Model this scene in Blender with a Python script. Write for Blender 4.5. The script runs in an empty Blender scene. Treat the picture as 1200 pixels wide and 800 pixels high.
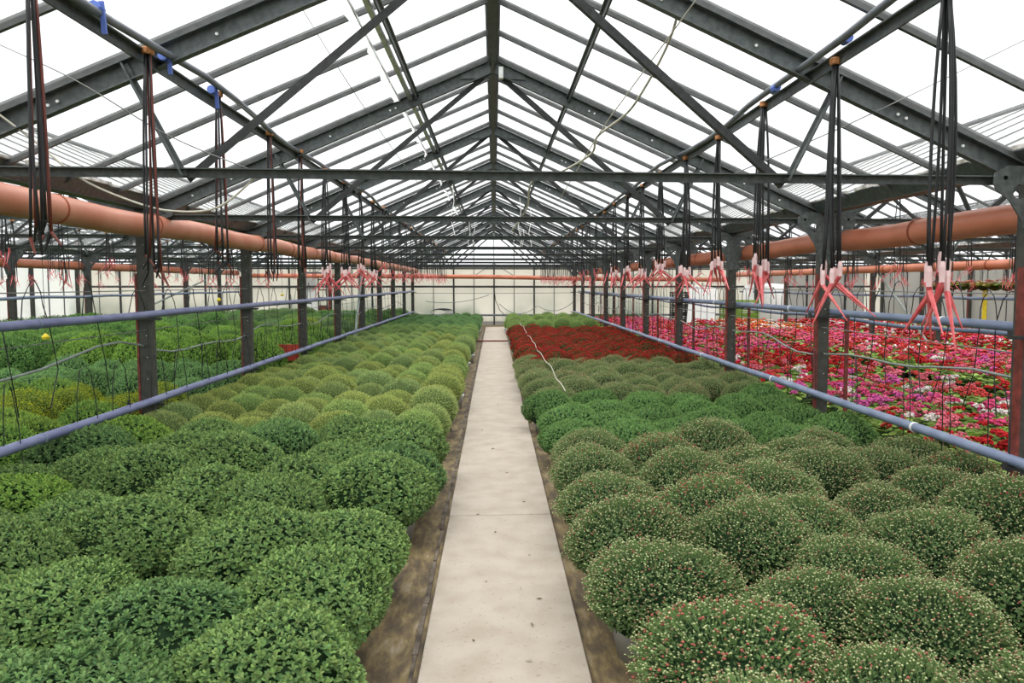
import bpy, math, random
import numpy as np
from mathutils import Vector, Matrix
random.seed(7)
rng = np.random.default_rng(11)
scene = bpy.context.scene
R = math.radians

# ------------------------------------------------------------------ camera
cam_d = bpy.data.cameras.new('camera')
cam = bpy.data.objects.new('camera', cam_d)
scene.collection.objects.link(cam)
scene.camera = cam
cam_d.sensor_width = 36.0
cam_d.lens = 928.0 / 1200.0 * 36.0
cam_d.shift_x = -0.0367
cam_d.clip_start = 0.05
cam_d.clip_end = 300
cam.location = (0, 0, 1.62)
cam.rotation_euler = (R(90 - 4.13), 0, R(-4.0))

# ------------------------------------------------------------------ sky
world = bpy.data.worlds.new('overcast_sky')
scene.world = world
world.use_nodes = True
wn, wl = world.node_tree.nodes, world.node_tree.links
wn.clear()
wo = wn.new('ShaderNodeOutputWorld')
bg = wn.new('ShaderNodeBackground')
tc = wn.new('ShaderNodeTexCoord')
sx = wn.new('ShaderNodeSeparateXYZ')
ramp = wn.new('ShaderNodeValToRGB')
wl.new(tc.outputs['Generated'], sx.inputs[0])
wl.new(sx.outputs['Z'], ramp.inputs[0])
e = ramp.color_ramp.elements
e[0].position = 0.0; e[0].color = (0.26, 0.265, 0.27, 1)
e[1].position = 1.0; e[1].color = (1.0, 0.995, 0.985, 1)
k = ramp.color_ramp.elements.new(0.02); k.color = (0.36, 0.365, 0.37, 1)
k = ramp.color_ramp.elements.new(0.35); k.color = (0.42, 0.423, 0.426, 1)
wl.new(ramp.outputs[0], bg.inputs[0])
bg.inputs[1].default_value = 3.9
wl.new(bg.outputs[0], wo.inputs[0])

sun_d = bpy.data.lights.new('hazy_sun', 'SUN')
sun_d.energy = 1.3
sun_d.angle = R(25)
sun_d.color = (1.0, 0.96, 0.9)
sun = bpy.data.objects.new('hazy_sun', sun_d)
scene.collection.objects.link(sun)
sun.rotation_euler = (R(28), R(-30), 0)

vs = scene.view_settings
scene.display_settings.display_device = 'sRGB'
vs.view_transform = 'Standard'
vs.look = 'None'
vs.exposure = 0.0
vs.gamma = 1.0
vs.use_curve_mapping = False
try:
    scene.cycles.transparent_max_bounces = 24
    scene.cycles.max_bounces = 7
    scene.cycles.diffuse_bounces = 4
except Exception:
    pass

COL = scene.collection

# ------------------------------------------------------------------ materials
def new_mat(name):
    m = bpy.data.materials.new(name); m.use_nodes = True
    m.node_tree.nodes.clear()
    return m, m.node_tree.nodes, m.node_tree.links

def simple(name, col, rough=0.6, metal=0.0, var=0.12, scale=12.0, bump=0.0, col2=None, spec=0.4, detail=4):
    m, n, l = new_mat(name)
    o = n.new('ShaderNodeOutputMaterial'); p = n.new('ShaderNodeBsdfPrincipled')
    t = n.new('ShaderNodeTexCoord'); no = n.new('ShaderNodeTexNoise'); r = n.new('ShaderNodeValToRGB')
    no.inputs['Scale'].default_value = scale; no.inputs['Detail'].default_value = detail
    l.new(t.outputs['Object'], no.inputs['Vector']); l.new(no.outputs[0], r.inputs[0])
    c2 = col2 if col2 else [min(1, c * (1 + var)) for c in col]
    c1 = col if col2 else [c * (1 - var) for c in col]
    r.color_ramp.elements[0].position = 0.35; r.color_ramp.elements[1].position = 0.68
    r.color_ramp.elements[0].color = (*c1, 1); r.color_ramp.elements[1].color = (*c2, 1)
    l.new(r.outputs[0], p.inputs['Base Color'])
    p.inputs['Roughness'].default_value = rough; p.inputs['Metallic'].default_value = metal
    p.inputs['Specular IOR Level'].default_value = spec
    if bump:
        b = n.new('ShaderNodeBump'); b.inputs['Strength'].default_value = bump; b.inputs['Distance'].default_value = 0.01
        l.new(no.outputs[0], b.inputs['Height']); l.new(b.outputs[0], p.inputs['Normal'])
    l.new(p.outputs[0], o.inputs[0])
    return m

def foliage_mat(name, trans=0.16, rough=0.7):
    m, n, l = new_mat(name)
    o = n.new('ShaderNodeOutputMaterial'); p = n.new('ShaderNodeBsdfPrincipled')
    a = n.new('ShaderNodeAttribute'); a.attribute_name = 'tint'
    oi = n.new('ShaderNodeObjectInfo')
    mx = n.new('ShaderNodeMix'); mx.data_type = 'RGBA'; mx.blend_type = 'MULTIPLY'
    mx.inputs['Factor'].default_value = 1.0
    l.new(a.outputs['Color'], mx.inputs['A']); l.new(oi.outputs['Color'], mx.inputs['B'])
    l.new(mx.outputs['Result'], p.inputs['Base Color'])
    p.inputs['Roughness'].default_value = rough; p.inputs['Specular IOR Level'].default_value = 0.08
    tr = n.new('ShaderNodeBsdfTranslucent'); l.new(mx.outputs['Result'], tr.inputs['Color'])
    ms = n.new('ShaderNodeMixShader'); ms.inputs[0].default_value = trans
    l.new(p.outputs[0], ms.inputs[1]); l.new(tr.outputs[0], ms.inputs[2]); l.new(ms.outputs[0], o.inputs[0])
    return m

def glass_mat(name, clear=0.8, tint=(0.93, 0.96, 0.97), haze=(0.85, 0.87, 0.87), dirt=0.0, dirt_scale=2.0):
    m, n, l = new_mat(name)
    o = n.new('ShaderNodeOutputMaterial')
    t = n.new('ShaderNodeBsdfTransparent'); t.inputs[0].default_value = (*tint, 1)
    d = n.new('ShaderNodeBsdfDiffuse'); d.inputs[0].default_value = (*haze, 1)
    tl = n.new('ShaderNodeBsdfTranslucent'); tl.inputs[0].default_value = (*haze, 1)
    h = n.new('ShaderNodeMixShader'); h.inputs[0].default_value = 0.6
    l.new(d.outputs[0], h.inputs[1]); l.new(tl.outputs[0], h.inputs[2])
    ms = n.new('ShaderNodeMixShader')
    tc = n.new('ShaderNodeTexCoord'); no = n.new('ShaderNodeTexNoise'); no.inputs['Scale'].default_value = dirt_scale
    no.inputs['Detail'].default_value = 5
    mp = n.new('ShaderNodeMapRange'); mp.inputs['From Min'].default_value = 0.4; mp.inputs['From Max'].default_value = 0.75
    mp.inputs['To Min'].default_value = 1 - clear; mp.inputs['To Max'].default_value = min(1, 1 - clear + dirt)
    l.new(tc.outputs['Object'], no.inputs['Vector']); l.new(no.outputs[0], mp.inputs[0])
    l.new(mp.outputs[0], ms.inputs[0])
    l.new(t.outputs[0], ms.inputs[1]); l.new(h.outputs[0], ms.inputs[2]); l.new(ms.outputs[0], o.inputs[0])
    return m

M = {}
M['steel'] = simple('painted_steel', (0.062, 0.074, 0.074), 0.5, 0.25, col2=(0.11, 0.126, 0.124), scale=26)
M['dark_steel'] = simple('dark_steel', (0.035, 0.037, 0.038), 0.5, 0.2, var=0.3, scale=30)
M['post'] = simple('weathered_post_paint', (0.038, 0.038, 0.032), 0.6, 0.1, col2=(0.07, 0.070, 0.06), scale=14)
M['rust'] = simple('red_oxide_paint', (0.16, 0.03, 0.022), 0.6, 0, var=0.35, scale=20)
M['alu'] = simple('bare_aluminium_bar', (0.085, 0.09, 0.088), 0.45, 0.3, var=0.2, scale=15)
M['bright_alu'] = simple('bright_aluminium', (0.62, 0.63, 0.63), 0.3, 0.5, var=0.2, scale=15)
M['blue_pipe'] = simple('blue_grey_pipe_plastic', (0.135, 0.17, 0.265), 0.42, 0, col2=(0.20, 0.245, 0.34), scale=5)
M['violet_pipe'] = simple('violet_grey_pipe_plastic', (0.12, 0.13, 0.25), 0.42, 0, col2=(0.18, 0.20, 0.33), scale=5)
M['orange_pipe'] = simple('terracotta_orange_pipe', (0.47, 0.145, 0.075), 0.42, 0, col2=(0.56, 0.20, 0.12), scale=3)
M['dusty_orange'] = simple('sun_faded_orange_pipe', (0.45, 0.165, 0.10), 0.45, 0, col2=(0.53, 0.235, 0.155), scale=3)
M['collar'] = simple('pipe_collar_orange', (0.30, 0.07, 0.03), 0.5)
M['grey_pipe'] = simple('grey_water_pipe', (0.10, 0.115, 0.13), 0.4, 0, col2=(0.16, 0.175, 0.20), scale=6)
M['black'] = simple('black_rubber_hose', (0.014, 0.015, 0.017), 0.45, 0)
M['brown_hose'] = simple('red_brown_hose', (0.13, 0.030, 0.020), 0.5, 0)
M['pink'] = simple('pink_red_stake_plastic', (0.55, 0.07, 0.08), 0.4, 0, col2=(0.66, 0.17, 0.17), scale=30)
M['pale_pink'] = simple('milky_pink_clip', (0.72, 0.52, 0.52), 0.4, 0)
M['tan'] = simple('tan_wooden_cap', (0.50, 0.22, 0.085), 0.7, 0, var=0.3, scale=60)
M['tape'] = simple('blue_tape', (0.10, 0.17, 0.52), 0.5, 0)
M['cable'] = simple('cream_cable', (0.52, 0.50, 0.42), 0.5, 0)
M['green_hose'] = simple('grey_green_hose', (0.22, 0.25, 0.23), 0.5, 0)
M['wire'] = simple('galvanised_wire', (0.22, 0.22, 0.21), 0.5, 0.4)
M['pot'] = simple('white_pot_plastic', (0.62, 0.66, 0.70), 0.4, 0, var=0.06)
M['red_board'] = simple('red_board', (0.42, 0.05, 0.03), 0.5, 0)
M['white_paint'] = simple('white_lettering', (0.75, 0.55, 0.5), 0.5, 0)
M['yellow'] = simple('yellow_plastic', (0.80, 0.62, 0.03), 0.5, 0)
M['green_crate'] = simple('lime_green_crate', (0.22, 0.36, 0.05), 0.5, 0)
M['dark_crate'] = simple('black_crate', (0.03, 0.035, 0.035), 0.5, 0)
M['white_sheet'] = simple('white_sheet_panel', (0.80, 0.80, 0.78), 0.6, 0, var=0.05)
M['debris'] = simple('dry_brown_leaf', (0.10, 0.07, 0.04), 0.8, 0)
M['moss'] = simple('gutter_moss', (0.10, 0.085, 0.04), 0.9, 0, col2=(0.55, 0.52, 0.48), scale=9)
M['film'] = simple('torn_white_film', (0.80, 0.82, 0.80), 0.4, 0)
M['foliage'] = foliage_mat('foliage')
M['blossom'] = foliage_mat('blossom', 0.15, 0.6)
M['glass'] = glass_mat('roof_glass', 0.95, tint=(0.98,0.985,0.99), dirt=0.06)
M['milky'] = glass_mat('milky_roof_glass', 0.5, haze=(0.95,0.955,0.96), dirt=0.35, dirt_scale=1.2)

def panel_mat(name, base, stain=(0.40, 0.46, 0.38), hi=0.35, trans=0.75):
    m, n, l = new_mat(name)
    o = n.new('ShaderNodeOutputMaterial')
    tc = n.new('ShaderNodeTexCoord'); sp = n.new('ShaderNodeSeparateXYZ')
    l.new(tc.outputs['Object'], sp.inputs[0])
    no = n.new('ShaderNodeTexNoise'); no.inputs['Scale'].default_value = 0.7; no.inputs['Detail'].default_value = 6
    ge = n.new('ShaderNodeNewGeometry')
    l.new(ge.outputs['Position'], no.inputs['Vector'])
    mr = n.new('ShaderNodeMapRange'); mr.inputs['From Min'].default_value = 0.0; mr.inputs['From Max'].default_value = 1.3
    mr.inputs['To Min'].default_value = 1.0; mr.inputs['To Max'].default_value = 0.0
    l.new(sp.outputs['Z'], mr.inputs[0])
    mr2 = n.new('ShaderNodeMapRange'); mr2.inputs['From Min'].default_value = 0.42; mr2.inputs['From Max'].default_value = 0.62
    l.new(no.outputs[0], mr2.inputs[0])
    mu = n.new('ShaderNodeMath'); mu.operation = 'MULTIPLY'
    l.new(mr.outputs[0], mu.inputs[0]); l.new(mr2.outputs[0], mu.inputs[1])
    mx = n.new('ShaderNodeMix'); mx.data_type = 'RGBA'
    mx.inputs['A'].default_value = (*base, 1); mx.inputs['B'].default_value = (*stain, 1)
    l.new(mu.outputs[0], mx.inputs['Factor'])
    d = n.new('ShaderNodeBsdfDiffuse'); t = n.new('ShaderNodeBsdfTranslucent')
    l.new(mx.outputs['Result'], d.inputs[0]); l.new(mx.outputs['Result'], t.inputs[0])
    ms = n.new('ShaderNodeMixShader'); ms.inputs[0].default_value = trans
    l.new(d.outputs[0], ms.inputs[1]); l.new(t.outputs[0], ms.inputs[2]); l.new(ms.outputs[0], o.inputs[0])
    return m
M['wall_panel'] = panel_mat('cream_wall_sheet', (0.88, 0.85, 0.79))
M['side_panel'] = panel_mat('white_wall_sheet', (0.90, 0.90, 0.88), trans=0.8)
M['grey_panel'] = panel_mat('grey_wall_sheet', (0.55, 0.54, 0.51), stain=(0.42, 0.42, 0.38), trans=0.5)

# concrete path
def path_mat():
    m, n, l = new_mat('path_concrete')
    o = n.new('ShaderNodeOutputMaterial'); p = n.new('ShaderNodeBsdfPrincipled')
    g = n.new('ShaderNodeNewGeometry')
    a = n.new('ShaderNodeTexNoise'); a.inputs['Scale'].default_value = 5.5; a.inputs['Detail'].default_value = 8
    b = n.new('ShaderNodeTexNoise'); b.inputs['Scale'].default_value = 60; b.inputs['Detail'].default_value = 3
    l.new(g.outputs['Position'], a.inputs['Vector']); l.new(g.outputs['Position'], b.inputs['Vector'])
    r = n.new('ShaderNodeValToRGB'); l.new(a.outputs[0], r.inputs[0])
    r.color_ramp.elements[0].position = 0.3; r.color_ramp.elements[0].color = (0.31, 0.262, 0.205, 1)
    r.color_ramp.elements[1].position = 0.62; r.color_ramp.elements[1].color = (0.375, 0.327, 0.268, 1)
    r2 = n.new('ShaderNodeValToRGB'); l.new(b.outputs[0], r2.inputs[0])
    r2.color_ramp.elements[0].position = 0.27; r2.color_ramp.elements[0].color = (0.55, 0.5, 0.45, 1)
    r2.color_ramp.elements[1].position = 0.36; r2.color_ramp.elements[1].color = (1, 1, 1, 1)
    mx = n.new('ShaderNodeMix'); mx.data_type = 'RGBA'; mx.blend_type = 'MULTIPLY'; mx.inputs['Factor'].default_value = 0.8
    l.new(r.outputs[0], mx.inputs['A']); l.new(r2.outputs[0], mx.inputs['B'])
    l.new(mx.outputs['Result'], p.inputs['Base Color'])
    p.inputs['Roughness'].default_value = 0.85
    bp = n.new('ShaderNodeBump'); bp.inputs['Strength'].default_value = 0.15; bp.inputs['Distance'].default_value = 0.01
    l.new(b.outputs[0], bp.inputs['Height']); l.new(bp.outputs[0], p.inputs['Normal'])
    l.new(p.outputs[0], o.inputs[0])
    return m
M['path'] = path_mat()

def ground_mat():
    m, n, l = new_mat('mossy_floor')
    o = n.new('ShaderNodeOutputMaterial'); p = n.new('ShaderNodeBsdfPrincipled')
    g = n.new('ShaderNodeNewGeometry')
    mp = n.new('ShaderNodeMapping'); mp.inputs['Scale'].default_value = (5.5, 1.6, 1)
    l.new(g.outputs['Position'], mp.inputs['Vector'])
    a = n.new('ShaderNodeTexNoise'); a.inputs['Scale'].default_value = 2.6; a.inputs['Detail'].default_value = 9
    a.inputs['Roughness'].default_value = 0.65
    l.new(mp.outputs[0], a.inputs['Vector'])
    r = n.new('ShaderNodeValToRGB'); l.new(a.outputs[0], r.inputs[0])
    els = r.color_ramp.elements
    els[0].position = 0.33; els[0].color = (0.045, 0.032, 0.018, 1)
    els[1].position = 0.75; els[1].color = (0.36, 0.31, 0.23, 1)
    x = els.new(0.47); x.color = (0.10, 0.070, 0.035, 1)
    x = els.new(0.56); x.color = (0.17, 0.125, 0.05, 1)
    x = els.new(0.64); x.color = (0.23, 0.18, 0.115, 1)
    l.new(r.outputs[0], p.inputs['Base Color'])
    p.inputs['Roughness'].default_value = 0.8
    bp = n.new('ShaderNodeBump'); bp.inputs['Strength'].default_value = 0.4; bp.inputs['Distance'].default_value = 0.02
    l.new(a.outputs[0], bp.inputs['Height']); l.new(bp.outputs[0], p.inputs['Normal'])
    l.new(p.outputs[0], o.inputs[0])
    return m
M['ground'] = ground_mat()

# ------------------------------------------------------------------ mesh helpers
class MB:
    def __init__(s): s.v = []; s.f = []
    def box(s, x0, x1, y0, y1, z0, z1):
        b = len(s.v)
        s.v += [(x0,y0,z0),(x1,y0,z0),(x1,y1,z0),(x0,y1,z0),(x0,y0,z1),(x1,y0,z1),(x1,y1,z1),(x0,y1,z1)]
        s.f += [(b,b+3,b+2,b+1),(b+4,b+5,b+6,b+7),(b,b+1,b+5,b+4),(b+1,b+2,b+6,b+5),(b+2,b+3,b+7,b+6),(b+3,b,b+4,b+7)]
        return s
    def beam(s, p, q, w, h, up=(0,0,1), ou=0.0, ov=0.0):
        """bar from p to q; w across, h along 'up'; ou, ov shift it sideways"""
        p, q = Vector(p), Vector(q); d = (q - p).normalized()
        u = d.cross(Vector(up)).normalized(); v = u.cross(d)
        b = len(s.v)
        for c in (p, q):
            for a, e2 in ((-1,-1),(1,-1),(1,1),(-1,1)):
                s.v.append(tuple(c + u*(ou + a*w/2) + v*(ov + e2*h/2)))
        s.f += [(b,b+1,b+2,b+3),(b+7,b+6,b+5,b+4)]
        for i in range(4):
            j = (i+1) % 4
            s.f.append((b+i, b+4+i, b+4+j, b+j))
        return s
    def tube(s, pts, r, n=6, caps=True):
        pts = [Vector(p) for p in pts]; b = len(s.v)
        up = Vector((0,0,1))
        for i, p in enumerate(pts):
            d = (pts[min(i+1,len(pts)-1)] - pts[max(i-1,0)]).normalized()
            ref = Vector((1,0,0)) if abs(d.z) > 0.9 else up
            u = d.cross(ref).normalized(); v = u.cross(d)
            rr = r[i] if isinstance(r, (list, tuple)) else r
            for k in range(n):
                a = 2*math.pi*k/n
                s.v.append(tuple(p + u*math.cos(a)*rr + v*math.sin(a)*rr))
        for i in range(len(pts)-1):
            for k in range(n):
                k2 = (k+1) % n
                s.f.append((b+i*n+k, b+i*n+k2, b+(i+1)*n+k2, b+(i+1)*n+k))
        if caps:
            s.f.append(tuple(b+k for k in reversed(range(n))))
            s.f.append(tuple(b+(len(pts)-1)*n+k for k in range(n)))
        return s
    def lathe(s, prof, n=16, c=(0,0,0)):
        b = len(s.v)
        for r, z in prof:
            for k in range(n):
                a = 2*math.pi*k/n
                s.v.append((c[0]+r*math.cos(a), c[1]+r*math.sin(a), c[2]+z))
        for i in range(len(prof)-1):
            for k in range(n):
                k2 = (k+1) % n
                s.f.append((b+i*n+k, b+i*n+k2, b+(i+1)*n+k2, b+(i+1)*n+k))
        return s
    def mesh(s, name, smooth=False):
        m = bpy.data.meshes.new(name); m.from_pydata(s.v, [], s.f); m.update()
        if smooth:
            m.polygons.foreach_set('use_smooth', [True]*len(m.polygons))
        return m

def link(name, mesh, mat=None, parent=None, loc=(0,0,0), rz=0.0):
    o = bpy.data.objects.new(name, mesh); COL.objects.link(o)
    if mat is not None and mesh is not None and len(mesh.materials) == 0:
        mesh.materials.append(mat)
    o.location = loc; o.rotation_euler = (0, 0, rz)
    if parent: o.parent = parent
    return o
def obj(name, mb, mat, parent=None, loc=(0,0,0), rz=0.0, smooth=False):
    return link(name, mb.mesh(name, smooth), mat, parent, loc, rz)
def tag(o, label, cat, group=None, kind=None):
    o['label'] = label; o['category'] = cat
    if group: o['group'] = group
    if kind: o['kind'] = kind
    return o
def thing(name, label, cat, loc=(0,0,0), rz=0.0, group=None):
    return tag(link(name, None, None, None, loc, rz), label, cat, group)
def struct(o):
    o['kind'] = 'structure'; return o
kids = {}
def dup(root, children, loc, rz=0.0, sc=1.0):
    """copy a thing with its parts (children: list of (part, [sub-parts]))"""
    r = root.copy(); COL.objects.link(r); r.location = loc; r.rotation_euler = (0,0,rz); r.scale = (sc, sc, sc)
    for p in children:
        c = p.copy(); COL.objects.link(c); c.parent = r
    return r
ORD = ['nearest', 'second', 'third', 'fourth', 'fifth', 'sixth', 'seventh', 'eighth', 'ninth', 'tenth', 'eleventh',
       'twelfth', 'thirteenth', 'fourteenth', 'fifteenth', 'sixteenth', 'seventeenth', 'eighteenth', 'nineteenth', 'twentieth']
TENS = {20: 'twentieth', 30: 'thirtieth', 40: 'fortieth', 50: 'fiftieth', 60: 'sixtieth', 70: 'seventieth', 80: 'eightieth', 90: 'ninetieth', 100: 'hundredth'}
def nth(i):
    if i < 20: return ORD[i]
    n = i + 1
    if n > 109: return 'far'
    if n % 10 == 0: return TENS[n]
    t = {2: 'twenty', 3: 'thirty', 4: 'forty', 5: 'fifty', 6: 'sixty', 7: 'seventy', 8: 'eighty', 9: 'ninety', 10: 'hundred'}[n//10]
    return t + '-' + (['first'] + ORD[1:])[n % 10 - 1]

# ------------------------------------------------------------------ layout
Y0, S = 1.55, 3.0                       # portal frames stand at Y0 + n*S
NF = 11
FY = [Y0 + S*i for i in range(NF)]       # 1.55 ... 31.55
YB = 31.75                              # back wall
HB = 3.2                                # half a bay
SL = 0.44                               # roof slope
ZR = 3.70                               # ridge
def zroof(x): return ZR - SL*abs(x)
BAYS = [0.0, -6.4, 6.4, -12.8, 12.8]
BAYN = {0.0: 'middle bay', -6.4: 'left neighbouring bay', 6.4: 'right neighbouring bay', -12.8: 'far left bay', 12.8: 'far right bay'}

# ------------------------------------------------------------------ floor, path
fl = MB().box(-16.6, 16.6, -6, YB + 0.6, -0.12, 0.0)
struct(obj('floor', fl, M['ground']))
M['field'] = simple('outside_grass', (0.05, 0.08, 0.03), 0.9, 0, var=0.3, scale=0.3)
gp = MB().box(-150, 150, -150, 220, -0.4, -0.14)
struct(obj('ground', gp, M['field']))
pth = struct(link('path', None))
edges = [-3.0, 1.9, 5.4, 9.25, 12.9, 16.3, 19.7, 23.2, 26.8, 29.6]
for i in range(len(edges)-1):
    a, b = edges[i], edges[i+1]
    g = 0.004 if i < 3 else 0.008
    dx = random.uniform(-0.006, 0.006)
    mb = MB()
    x0, x1 = -0.318 + dx, 0.385 + dx
    dz = random.uniform(-0.003, 0.003)
    mb.box(x0, x1, a + g, b - g, 0.0, 0.028 + dz)
    # slightly chipped right edge
    o = obj('slab', mb, M['path'], pth)
    bm_mod = o.modifiers.new('edge', 'BEVEL'); bm_mod.width = 0.004; bm_mod.segments = 1
# low bars coloured dark for the gap's shade and dirt, left of the path
gap_strip = MB(); y = 2.0
while y < 29:
    l2 = random.uniform(0.25, 0.7)
    gap_strip.beam((-0.352 + random.uniform(-.006,.006), y, 0.003), (-0.352 + random.uniform(-.006,.006), y + l2, 0.003), random.uniform(.015,.03), 0.008 + random.uniform(0, .008))
    y += l2 + random.uniform(0.0, 0.02)
struct(obj('trim_1', gap_strip, simple('gap_shade_and_dirt', (0.04, 0.03, 0.02), 0.9, 0, col2=(0.16, 0.13, 0.10), scale=8), None))
# threshold bar lying across the path
tag(obj('cross_bar', MB().tube([(-0.55, 22.0, 0.05), (0.42, 22.0, 0.05)], 0.022, 8), M['rust']),
    'thin dark bar lying across the far end of the concrete path', 'bar')
for i, (x, y) in enumerate([(-0.05,4.15),(0.13,4.05),(0.17,3.6),(0.0,5.0),(-0.12,5.4),(0.21,5.7),(0.10,6.6),(0.2,4.55),(-0.02,7.6),(0.14,3.25),(-0.14,8.6),(0.04,10.4),(0.22,3.9),(-0.1,3.45)]):
    s_ = random.uniform(0.006, 0.014); a = random.uniform(0, 6.28)
    mb = MB(); mb.v = [(-s_*1.6,0,0.002),(0,-s_*.5,0.0),(s_*1.7,0,0.003),(0,s_*.5,0.006)]; mb.f = [(0,1,2),(0,2,3)]
    tag(obj('dry_leaf', mb, M['debris'], None, (x, y, 0.031), a), 'tiny dry brown leaf scrap lying on the concrete path', 'leaf', 'dry leaf scraps on the path')

# ------------------------------------------------------------------ roof: glass panes and glazing bars
def slope_quad_mesh(name, side, ylen, x0, x1, th, zoff):
    mb = MB(); s = side
    xa, xb = s*x0, s*x1
    za, zb = zroof(x0) + zoff, zroof(x1) + zoff
    ya, yb = -ylen/2, ylen/2
    v = [(xa,ya,za),(xb,ya,zb),(xb,yb,zb),(xa,yb,za)]
    mb.v = v + [(p[0],p[1],p[2]+th) for p in v]
    mb.f = [(0,3,2,1),(4,5,6,7),(0,1,5,4),(1,2,6,5),(2,3,7,6),(3,0,4,7)]
    return mb.mesh(name)
pane_me = {}
for s in (-1, 1):
    for kind in ('glass', 'milky'):
        me = slope_quad_mesh('glass_pane', s, 0.742, 0.05, 3.10, 0.004, 0.045)
        me.materials.append(M[kind]); pane_me[(s, kind)] = me
bar_me = {}
for s in (-1, 1):
    mb = MB()
    mb.beam((s*0.02, 0, zroof(0.02)+0.028), (s*3.14, 0, zroof(3.14)+0.028), 0.024, 0.024)
    mb.beam((s*0.02, 0, zroof(0.02)+0.052), (s*3.14, 0, zroof(3.14)+0.052), 0.012, 0.02)
    me = mb.mesh('glazing_bar'); me.materials.append(M['alu']); bar_me[s] = me
for bi, bx in enumerate(BAYS):
    roof = struct(link('ceiling', None, None, None, (bx, 0, 0)))
    y_start = -4.45 if bx == 0 else 1.55
    n = int(round((31.55 - y_start)/0.75))
    for i in range(n + 1):
        yb = y_start + 0.75*i
        for s in (-1, 1):
            link('glazing_bar', bar_me[s], None, roof, (0, yb, 0))
            if i < n:
                kind = 'milky' if (bx == 6.4 and s == -1) or (bx == -6.4 and s == 1) else 'glass'
                link('glass_pane', pane_me[(s, kind)], None, roof, (0, yb + 0.375, 0))
    ya, yb = y_start - 0.1, YB
    rb = MB()
    rb.box(-0.037, 0.037, ya, yb, ZR-0.055, ZR+0.03); rb.box(-0.012, 0.012, ya, yb, ZR-0.075, ZR-0.055)
    rb.box(-0.06, 0.06, ya, yb, ZR+0.055, ZR+0.085)
    obj('ridge_beam', rb, M['steel'], roof)
    for s in (-1, 1):
        for x in (0.71, 1.82):
            z = zroof(x) - (0.02 if x < 1 else 0.07)
            pb = MB(); w = 0.05 if x < 1 else 0.06
            pb.box(s*x - w/2, s*x + w/2, ya, yb, z - 0.008, z)
            pb.box(s*x - 0.006, s*x + 0.006, ya, yb, z - w, z - 0.008)
            obj('purlin', pb, M['steel'], roof)
    # open vent strip with torn film on the left slope of the middle bay
    if bx == 0:
        vb = MB()
        vb.beam((-0.765, -2, zroof(0.765)-0.03), (-0.765, YB-1, zroof(0.765)-0.03), 0.035, 0.03)
        vb.beam((-0.86, -2, zroof(0.86)-0.01), (-0.86, YB-1, zroof(0.86)-0.01), 0.010, 0.02)
        obj('vent_rail', vb, M['bright_alu'], roof)
        mb = MB(); y = 2.0; prev = None; idx = 0
        while y < 22:
            w = random.uniform(0.01, 0.07) if y < 8.2 else random.uniform(0.0, 0.04)
            a, b = (-0.855, y, zroof(0.855)-0.02), (-0.855-w, y, zroof(0.855)-0.03-random.uniform(0, .04))
            mb.v += [a, b]
            if idx: mb.f.append((2*idx-2, 2*idx-1, 2*idx+1, 2*idx))
            idx += 1; y += random.uniform(0.08, 0.2)
        obj('torn_film', mb, M['side_panel'], roof)

# gutters
for gi, gx in enumerate([-3.2, 3.2, -9.6, 9.6]):
    for_y0 = -2.0 if abs(gx) < 5 else 1.5
    mb = MB(); z = 2.30
    w = 0.10
    mb.box(gx-w*0.6, gx+w*0.6, for_y0, YB, z, z+0.008)
    for s in (-1, 1):
        mb.beam((gx+s*w*0.6, for_y0, z+0.004), (gx+s*w*0.6, YB, z+0.004), 0.006, 0.008)
        b = len(mb.v)
        x0, x1 = gx+s*w*0.6, gx+s*w*1.35
        mb.v += [(x0,for_y0,z),(x1,for_y0,z+0.10),(x1,YB,z+0.10),(x0,YB,z),(x0,for_y0,z+0.008),(x1,for_y0,z+0.108),(x1,YB,z+0.108),(x0,YB,z+0.008)]
        mb.f += [(b,b+3,b+2,b+1),(b+4,b+5,b+6,b+7),(b,b+1,b+5,b+4),(b+1,b+2,b+6,b+5),(b+2,b+3,b+7,b+6),(b+3,b,b+4,b+7)]
    nm = ['left valley over the nearest left post row', 'right valley over the nearest right post row', 'far left valley', 'far right valley'][gi]
    g = tag(link('gutter', None, None, None), 'dark metal rain gutter in the ' + nm, 'gutter')
    obj('channel', mb, M['steel'], g)
    mm = MB(); y = for_y0 + .2
    while y < YB - .3:
        l2 = random.uniform(0.1, 0.5)
        for s in (-1, 1):
            h = random.uniform(0.006, 0.03)
            mm.beam((gx+s*w*1.3, y, z+0.108+h/2), (gx+s*w*1.3, y+l2, z+0.108+h/2), random.uniform(.02,.05), h)
        y += l2 + random.uniform(0, 0.2)
    d = obj('dirt_crust', mm, M['moss'], g); d['kind'] = 'stuff'

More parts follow.
